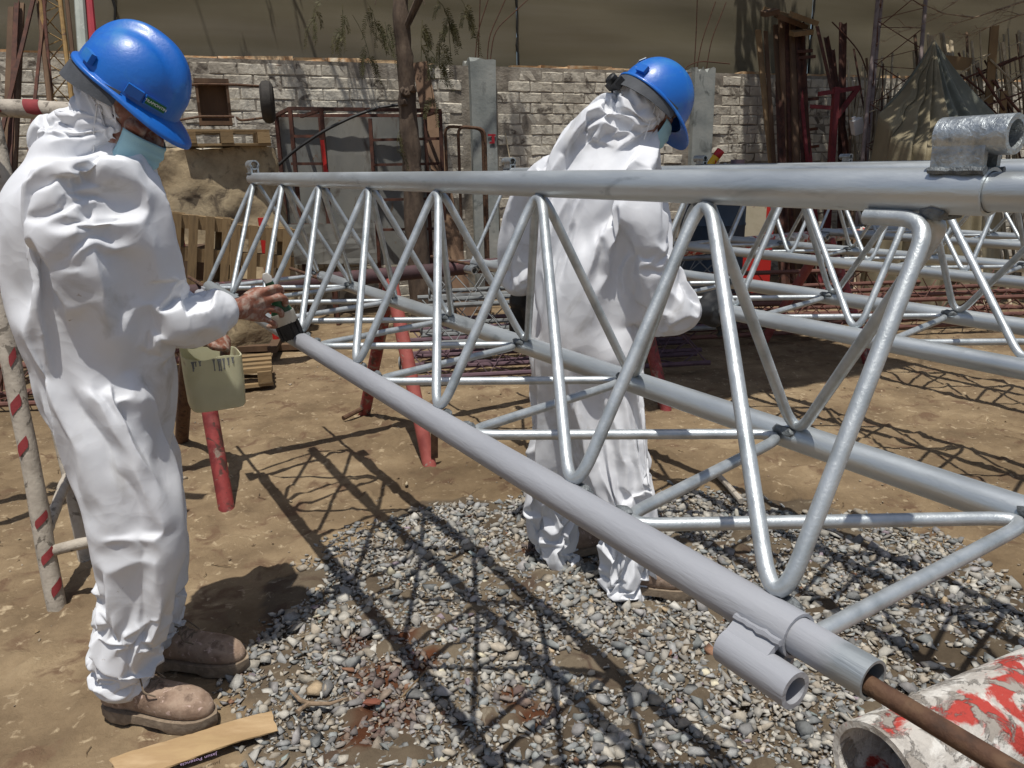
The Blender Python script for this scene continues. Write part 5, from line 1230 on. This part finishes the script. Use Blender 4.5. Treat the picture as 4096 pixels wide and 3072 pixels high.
tc_ = empty('tube_trolley', at(1860, 700, 7.0).xy.to_3d(), 0, 'rusty trolley of bent tubes standing before the concrete column', 'trolley'); q = tc_.location
for x0, x1, y0, Y in ((1780, 1930, 504, 7.1), (1832, 1940, 505, 6.9)):
    a, b = at(x0, y0, Y), at(x1, y0+10, Y); MB().tube([Vector((a.x, a.y, .15))-q, a-q, b-q, Vector((b.x, b.y, .15))-q], .013, 8, fillet=.07).build('tube', m_rust, tc_, smooth=True)
a = at(1780, 700, 7.1); b = at(1940, 700, 6.9); MB().box(Vector(((a.x+b.x)/2, 7.0, .16))-q, (.42, .5, .03)).build('platform', m_old, tc_)
for x in (-.17, .17):
    for y in (-.18, .18): MB().lathe(((0, -.02), (.065, -.02), (.075, 0), (.065, .02), (0, .02)), Vector(((a.x+b.x)/2+x, 7.0+y, .075))-q, 18, Matrix.Rotation(R(90), 3, 'Y')).build('wheel', m_tyre, tc_, smooth=True, sharp=50)
mb = MB(); o_ = at(1985, 330, 8.6); mb.tube([Vector(), at(2040, 640, 8.4)-o_], .006, 6); o = mb.build('thin_cane', m_cane, None, label='thin pale cane leaning on the wall beside the concrete column', cat='cane'); o.location = o_

# ---- lattice sections stacked on the ground behind the trestles
G1 = 'small lattice sections stacked on the ground'
for i, (x, y, z) in enumerate(((-.75, 5.0, .14), (-.72, 5.35, .14), (-.78, 5.7, .14), (-.60, 5.05, .36), (-.66, 5.42, .36), (-.55, 5.2, .58), (-.5, 5.6, .58))):
    low = i < 3
    r = lattice('lattice_section', ('old purple-brown lattice section in the bottom layer, %s row from the trestle' % ORD[i]) if low else ('old grey lattice section in the %s layer of the stack, %s row from the trestle' % (('middle', ORD[i-3]) if i < 5 else ('top', ORD[i-5]))), G1 if low else G1+', upper layers', (x, y, z), (x+2.1, y+.25+.03*i, z+.01), .26, .017, .0055, m_purp if low else m_greyp, 11)
    MB().lathe(((.012, -.004), (.045, -.004), (.045, .004), (.012, .004)), (0, 0, 0), 14, Matrix.Rotation(R(90), 3, 'Y')).build('flange', m_greyp, r, smooth=True, sharp=40)
for i, (x, y, z) in enumerate(((1.05, 6.0, .15), (1.2, 6.4, .15), (1.0, 6.8, .15), (1.3, 6.15, .38))):
    lattice('lattice_section', 'orange-red lattice section in the %s layer, %s row counted towards the wall' % (('bottom', ORD[i]) if i < 3 else ('middle', ORD[i-3]) if i < 5 else ('top', ORD[0])), 'orange-red lattice sections', (x, y, z), (x+3.6, y+.5-.1*i, z+.01), .27, .018, .006, m_orange, 16)
for i, (x, y, z) in enumerate(((-3.3, 4.6, .12), (-3.2, 4.9, .12), (-3.3, 4.75, .33))):
    lattice('lattice_section', ('orange-red lattice section lying nearer the pole rack', 'orange-red lattice section lying farther from the pole rack', 'orange-red lattice section on top of two others behind the pole rack')[i], 'orange-red lattice sections by the pole rack', (x, y, z), (x+1.3, y+.1, z), .24, .017, .006, m_orange, 8)
# slim red post on a cross foot behind the truss
rp = empty('red_post', gnd(1110, 1405), 0, 'slim bright red post on a wooden cross foot behind the trestle', 'post')
MB().tube([(0, 0, .05), (-.02, .0, 1.05)], .026, 12).build('post', m_bright, rp, smooth=True)
for a in (.15, 1.75): MB().box((0, 0, .035+.045*(a > 1)), (.62, .07, .045), Euler((0, 0, a)).to_matrix()).build('foot', m_old, rp)
# red cabinet, blue drum and bench by the wall with tins on it
c = at(3020, 880, 7.6); cb_ = empty('red_cabinet', (c.x, c.y, 0), R(14), 'red steel cabinet with a pale door panel beside the blue drum', 'cabinet')
MB().box((0, .2, .6), (.42, .4, 1.15)).build('case', m_oldred if False else m_bright, cb_); MB().box((-.01, -.004, .82), (.24, .02, .42)).build('door_panel', m_can, cb_); MB().box((.13, -.02, .8), (.02, .03, .1)).build('handle', m_rustd, cb_)
c = at(2850, 880, 6.9); dr_ = empty('blue_drum', (c.x, c.y, 0), 0, 'dark blue steel drum beside the red cabinet', 'drum'); m_drum = mat('dark_blue_drum', ['#22303d', '#2a3a49', '#1c2833'], scale=5, rough=.55, spots=[('#4a3a30', 9, .68, .04)])
MB().lathe(((.0, .0), (.27, .0), (.285, .01), (.28, .03), (.28, .40), (.288, .42), (.28, .44), (.28, .86), (.288, .88), (.28, .90), (.28, 1.24), (.285, 1.26), (.27, 1.262), (.262, 1.245), (0, 1.245)), n=36).build('shell', m_drum, dr_, smooth=True, sharp=40)
cw = at(2900, 690, 6.9); zt = 1.352
MB().box((cw.x, cw.y, 1.2735), (.85, .40, .055)).build('bench_board', m_old, None, label='thick board laid over the blue drum', cat='board')
bx = at(2835, 645, 6.85); pot = empty('spray_tin', (bx.x-.03, bx.y, 1.301), 0, 'yellow tin with a red cap tilted among pots on the board', 'tin')
q = Euler((0, R(36), 0)).to_matrix(); mt_y = mat('yellow_tin_paint', ['#d0a10e', '#dcb01a'], scale=8, rough=.35, spots=[('#b8352a', 14, .63, .03)]); mt_r = mat('red_cap', ['#a81420', '#b51c28'], scale=6, rough=.35)
MB().lathe(((0, 0), (.030, 0), (.033, .004), (.033, .155), (.030, .165), (0, .165)), (0, 0, .02), 22, q).build('can', mt_y, pot, smooth=True, sharp=40)
MB().lathe(((.034, 0), (.036, .003), (.036, .062), (.033, .066), (0, .066)), q @ Vector((0, 0, .155))+Vector((0, 0, .02)), 22, q).build('cap', mt_r, pot, smooth=True, sharp=40)
b2 = at(2950, 650, 6.85); o = MB().lathe(((0, 0), (.05, 0), (.055, .01), (.058, .115), (.060, .12), (.055, .12), (.05, .02), (0, .02)), n=22).build('paint_pot', mat('purple_grey_pot', ['#6c6878', '#7d6a74', '#5f6a86'], scale=14, rough=.6), None, smooth=True, sharp=40, label='purple-grey paint pot beside the yellow tin', cat='pot'); o.location = (b2.x, b2.y, 1.30)
b3 = at(2900, 665, 6.75); mb = MB(); mb.blob((0, 0, .045), .06, 2, .12, sc=(1.1, .8, .8)); o = mb.build('rag', mat('grey_rag', ['#8d9092', '#7c8084'], scale=14, rough=.9, bump=.004, bscale=40), None, smooth=True, label='crumpled grey rag between the tin and the pot', cat='rag'); o.location = (b3.x, b3.y, 1.30)

# ---- right: timber bundle, red bracket post, sticks, leaning mast, tarpaulin, cane thicket
gT = 'old timbers leaning on the wall'
for i, (tx, ty, lx, ly, r, m_, sh) in enumerate(((3032, 120, 3085, 650, .030, m_tanb, 'box'), (3062, 125, 3095, 640, .022, m_old, 'box'), (3105, 100, 3135, 650, .035, m_old, 'box'), (3128, 60, 3150, 650, .040, m_old, 'box'), (3150, 90, 3165, 650, .036, m_rustd, 'box'), (3172, 70, 3185, 650, .040, m_old, 'box'), (3190, 95, 3215, 650, .036, m_rustd, 'angle'), (3185, 180, 3235, 650, .030, m_oldred, 'box'), (3110, 330, 3120, 650, .03, m_rustd, 'angle'), (3215, 420, 3236, 650, .018, m_oldred, 'angle'))):
    lean('old_timber', m_, (tx, ty, 9.3-.03*i), (lx, ly, 8.8-.03*i), r, 'dark weathered timber leaning on the wall, %s in the bundle counted towards the bracket post' % ORD[i], 'timber', gT, sh, r*.8)
for i, (x, y, w_, a) in enumerate(((3130, 58, .42, -.25), (3165, 85, .36, -.32), (3205, 130, .22, .1), (3080, 50, .16, .2), (3215, 75, .3, -.3))):
    c = at(x, y, 9.05-.05*i); mb = MB(); mb.box((0, 0, 0), (w_, .12, .05), Euler((.3, a*-1, .1)).to_matrix()); o = mb.build('offcut', m_old if i % 2 else m_tanb, None, label='timber offcut lying across the top of the timber bundle', cat='offcut', group='offcuts on the timber bundle'); o.location = c
for i, (y, x0, x1) in enumerate(((208, 3190, 3250), (232, 3195, 3262), (520, 3225, 3270), (590, 3230, 3275), (400, 3210, 3275))):
    a, b = at(x0, y, 9.0), at(x1, y-6, 8.9); o = MB().bar(Vector(), b-a, .03, .03).build('bracket', m_rustd, None, label='short rusty bracket sticking out of the timber bundle', cat='bracket', group='brackets on the timber bundle'); o.location = a
rp = empty('bracket_post', at(3330, 690, 8.6).xy.to_3d(), 0, 'dark red post with a triangular bracket before the dry sticks', 'post'); q = rp.location
a, b = at(3345, 350, 8.6), at(3322, 690, 8.5); d = (b-a).normalized(); g = a+d*(a.z/-d.z); MB().bar(a-q, g-q, .06, .06, up=(.1, -1, 0)).build('post', m_oldred, rp)
MB().bar(at(3275, 376, 8.6)-q, at(3438, 350, 8.6)-q, .05, .045).build('arm', m_oldred, rp); MB().bar(at(3432, 352, 8.6)-q, at(3345, 470, 8.58)-q, .05, .045).build('strut', m_oldred, rp); MB().bar(at(3240, 425, 8.7)-q, at(3330, 432, 8.6)-q, .04, .04).build('arm', m_oldred, rp)
for i, (tx, ty, lx, ly, r) in enumerate(((3268, 105, 3320, 330, .018), (3300, 150, 3335, 340, .020), (3362, 90, 3360, 330, .016), (3372, 95, 3368, 340, .020), (3415, 195, 3450, 400, .010), (3330, 200, 3345, 340, .012))):
    lean('scrap_bar', m_rustd, (tx, ty, 9.2), (lx, ly, 8.95), r, 'dark rusty bar standing up behind the bracket post, %s counted from the timber bundle' % ORD[i], 'bar', 'bars behind the bracket post', 'angle' if i % 2 else 'box', r*.6)
for i in range(34):
    x = random.uniform(3395, 3560); t = random.uniform(200, 430); dx = random.uniform(-30, 60); lean('dry_stick', random.choice((m_cane, m_old, m_cane)), (x+dx*.7, t, 9.15+random.uniform(-.2, .1)), (x-dx*.2, 640, 8.6+random.uniform(-.2, .2)), random.uniform(.006, .017), 'dry crooked stick in the thicket between the bracket post and the tarpaulin', 'stick', 'dry sticks beside the tarpaulin', 'round', bend=random.uniform(-.08, .08))
o_ = at(3328, 88, 9.1); mb = MB(); mb.tube([Vector(), at(3390, 150, 9.1)-o_, at(3440, 210, 9.05)-o_, at(3480, 320, 9.0)-o_], .007, 6, fillet=.2); o = mb.build('bent_rod', m_rustd, None, smooth=True, label='thin bent rod arching over the bracket post', cat='rod'); o.location = o_
c = at(3428, 505, 8.3); wc = empty('white_can', c, 0, 'white plastic can hanging tilted among the dry sticks', 'can'); q = Euler((.2, -.35, 0)).to_matrix()
MB().box((0, 0, 0), (.10, .09, .15), q).build('can', mat('white_plastic', ['#c8c8c6', '#d4d4d2'], scale=6, rough=.5), wc); MB().lathe(((0, 0), (.02, 0), (.02, .03), (0, .03)), q @ Vector((-.02, 0, .075)), 12, q).build('cap', m_white, wc, smooth=True, sharp=40)
o_ = at(3415, 480, 8.3); mb = MB(); mb.tube([at(3400, 478, 8.3)-o_, at(3500, 440, 8.45)-o_], .008, 6); o = mb.build('dry_stick', m_cane, None, smooth=True, label='level stick that the white plastic can hangs from', cat='stick'); o.location = o_
a = at(3590, -120, 8.9); b = at(3540, 420, 8.35); d = (b-a).normalized(); b = a+d*(a.z/-d.z)
lattice('lattice_mast', 'white and red lattice mast leaning above the tarpaulin', 'leaning lattice masts', a, b, .50, .020, .007, m_mast, 16, Vector((0, 1, 0)), m_orange)
# tarpaulin slung over a pole, hanging in long folds
apex = at(3738, 160, 8.1); shl = [at(3520, 430, 8.0), at(3560, 540, 7.5), at(3680, 600, 7.1), at(3810, 600, 7.05), at(3920, 560, 7.3), at(3985, 490, 7.9)]
tp_ = empty('tarpaulin', (apex.x, apex.y, 0), 0, 'khaki tarpaulin hanging like a tent in long folds before the cane thicket', 'tarpaulin'); q = Vector((apex.x, apex.y, 0)); nu, nv = 140, 70; V = []; F = []; mi = []
for j in range(nv+1):
    t = j/nv
    for i in range(nu+1):
        u = i/nu*(len(shl)-1); k = min(int(u), len(shl)-2); sm_ = shl[k].lerp(shl[k+1], u-k); ang = i/nu; th_ = .6
        lowp = Vector((sm_.x*1.0+(ang-.5)*.35, sm_.y-.12, .05)); p = apex.lerp(sm_, t/th_) if t < th_ else sm_.lerp(lowp, (t-th_)/(1-th_))
        wd = .06*math.sin(ang*46+math.sin(ang*17)*1.3+t*1.2)*min(1, t*2)*(1-.3*t)+.03*math.sin(ang*95+t*3)*t
        sag = -.10*math.sin(math.pi*min(1, t/th_))*(.4+.6*math.sin(math.pi*ang)) if t < th_ else 0
        hz = .05*math.sin(t*30+ang*9)*max(0, 1-abs(ang-.25)*5)*math.sin(math.pi*min(1, t/th_)) if t < th_ else 0
        V.append(p+Vector((.04*math.sin(ang*31+t*4)*t, -wd+hz, sag+hz*.5))-q)
for j in range(nv):
    for i in range(nu): a_ = j*(nu+1)+i; F.append((a_, a_+1, a_+nu+2, a_+nu+1)); mi.append(1 if (i > nu*.62 and j < nv*.75) or i < nu*.05 else 0)
mb = MB(); mb.v = V; mb.f = F; mb.m = mi; o = mb.build('sheet', [m_tarp, m_tarpg], tp_, smooth=True, sharp=180); o.modifiers.new('s', 'SOLIDIFY').thickness = .003
MB().tube([Vector((0, .05, .0)), Vector((0, .05, apex.z+.05))], .03, 8).build('ridge_post', m_cane, tp_, smooth=True)
gC = 'pale canes and rods standing on the wall side of the tarpaulin'
for i in range(46):
    x = random.uniform(3640, 4200); t = 130+random.uniform(-20, 120)+max(0, (3700-x))*.6; sl = random.uniform(20, 70); r = random.choice((.007, .010, .014, .018, .022))
    lean('pale_cane', m_cane if random.random() < .75 else m_old, (x, t, 9.6+random.uniform(-.5, .2)), (x+sl, 600, 9.0+random.uniform(-.5, .2)), r, 'pale cane standing in the thicket of canes and rods beside the tarpaulin', 'cane', gC, 'round' if random.random() < .7 else 'box')
for i in range(26):
    x, y = random.uniform(3790, 4060), random.uniform(190, 480); a = at(x, y, 9.0+random.uniform(-.3, .3)); L = random.uniform(.3, .9); an = random.choice((-.6, -.9, .5, -1.2))+random.uniform(-.2, .2); b = a+Vector((math.cos(an)*L, random.uniform(-.1, .1), math.sin(an)*L))
    o = MB().tube([Vector(), b-a], random.uniform(.006, .014), 6).build('scrap_rod', random.choice((m_rustd, m_cane, m_rustd)), None, smooth=True, label='rod jammed slantwise among the pale canes', cat='rod', group='rods jammed among the canes'); o.location = a
for i, (x, y, w_, h_, a) in enumerate(((3965, 215, .09, .85, .12), (3800, 190, .45, .13, -.1), (4010, 400, .07, .5, .15))):
    c = at(x, y+60, 8.85); o = MB().box((0, 0, 0), (w_, .02, h_), Euler((.08, -a, 0)).to_matrix()).build('board', m_tanb, None, label=('upright yellow board among the pale canes', 'short pale board across the canes above the tarpaulin', 'narrow yellow board low among the pale canes')[i], cat='board'); o.location = c
# bare branch reaching in at the top right
br = empty('bare_branch', at(4300, -60, 7.6), 0, 'bare thin branch reaching in above the pale canes', 'branch'); q = br.location; mb = MB()
def bough(pts, r, depth):
    P = [Vector(p) for p in pts]; mb.tube(P, [r*(1-.8*i/(len(P)-1)) for i in range(len(P))], 6)
    if depth:
        for i in range(1, len(P)):
            for k in range(2):
                d = (P[i]-P[i-1]).normalized(); s_ = Vector((random.uniform(-1, .4), random.uniform(-.5, .5), random.uniform(-.9, .6))); e = (d+s_*.8).normalized()*random.uniform(.12, .35)*(1 if depth > 1 else .5)
                bough([P[i], P[i]+e*.5+Vector((0, 0, .02)), P[i]+e], r*.45, depth-1)
bough([at(4300, -60, 7.6)-q, at(4050, 20, 7.6)-q, at(3900, 70, 7.6)-q, at(3780, 55, 7.6)-q, at(3660, 110, 7.6)-q], .012, 2); bough([at(4300, 20, 7.6)-q, at(4080, 60, 7.6)-q, at(3950, 110, 7.6)-q, at(3880, 140, 7.6)-q], .010, 2); bough([at(3900, -60, 7.6)-q, at(3820, 10, 7.6)-q, at(3740, 60, 7.6)-q], .008, 1)
mb.build('branch', m_twig, br, smooth=True)

# ---- unseen tree, inferred from the shade over the right-hand heaps, added to cast it
st = empty('shade_tree', (7.6, 9.2, 0), 0, 'unseen leafy tree added at the yard corner to shade the canes and tarpaulin', 'tree'); tb_ = MB(); tb_.tube([(0, 0, -.05), (.05, -.05, 1.5), (-.2, -.3, 3.2), (-.6, -.6, 4.4)], [.17, .14, .11, .08], 12)
for i in range(9): a = i*.7; tb_.tube([(-.2-.05*i, -.3, 3.2+.12*i), (-1.2-1.0*(i % 3)+.4*math.cos(a), -.9+.7*math.sin(a), 4.6), (-2.4-1.3*(i % 3)+.5*math.cos(a), -1.3+1.3*math.sin(a), 5.1+.1*i)], [.06, .035, .012], 8)
tb_.build('trunk', m_bark, st, smooth=True)
n = 17000; u = rs.rand(n, 3); cx = -4.9+5.2*u[:, 0]; cy = -2.9+3.3*u[:, 1]; cz = 4.5+1.5*u[:, 2]; keep_ = fbm2(cx*1.1+9, cy*1.1+3, 3)+rs.normal(0, .06, n) > .30; cx, cy, cz = cx[keep_], cy[keep_], cz[keep_]; n = len(cx)
A3 = rotm(n, .7, rs); q4 = np.array([[-.07, 0, 0], [0, .03, .006], [.07, 0, 0], [0, -.03, .006]])*1.1; Vv = np.einsum('nij,vj->nvi', A3, q4)+np.stack([cx, cy, cz], -1)[:, None, :]
o = link('crown', np_mesh('crown', Vv.reshape(-1, 3), np.arange(n*4).reshape(-1, 4), m_leaf), st); o['kind'] = 'stuff'

# ---- unseen sheet, inferred from the sharp-edged shade below, added to cast it
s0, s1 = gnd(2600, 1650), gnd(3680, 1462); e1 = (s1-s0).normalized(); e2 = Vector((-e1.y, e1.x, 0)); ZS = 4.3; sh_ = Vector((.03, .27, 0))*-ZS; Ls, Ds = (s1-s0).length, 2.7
sail = empty('shade_sheet', s0+sh_+Vector((0, 0, ZS)), 0, 'unseen dark sheet added overhead to shade the last tower sections', 'shade sheet'); V = []; F = []; nu = 20
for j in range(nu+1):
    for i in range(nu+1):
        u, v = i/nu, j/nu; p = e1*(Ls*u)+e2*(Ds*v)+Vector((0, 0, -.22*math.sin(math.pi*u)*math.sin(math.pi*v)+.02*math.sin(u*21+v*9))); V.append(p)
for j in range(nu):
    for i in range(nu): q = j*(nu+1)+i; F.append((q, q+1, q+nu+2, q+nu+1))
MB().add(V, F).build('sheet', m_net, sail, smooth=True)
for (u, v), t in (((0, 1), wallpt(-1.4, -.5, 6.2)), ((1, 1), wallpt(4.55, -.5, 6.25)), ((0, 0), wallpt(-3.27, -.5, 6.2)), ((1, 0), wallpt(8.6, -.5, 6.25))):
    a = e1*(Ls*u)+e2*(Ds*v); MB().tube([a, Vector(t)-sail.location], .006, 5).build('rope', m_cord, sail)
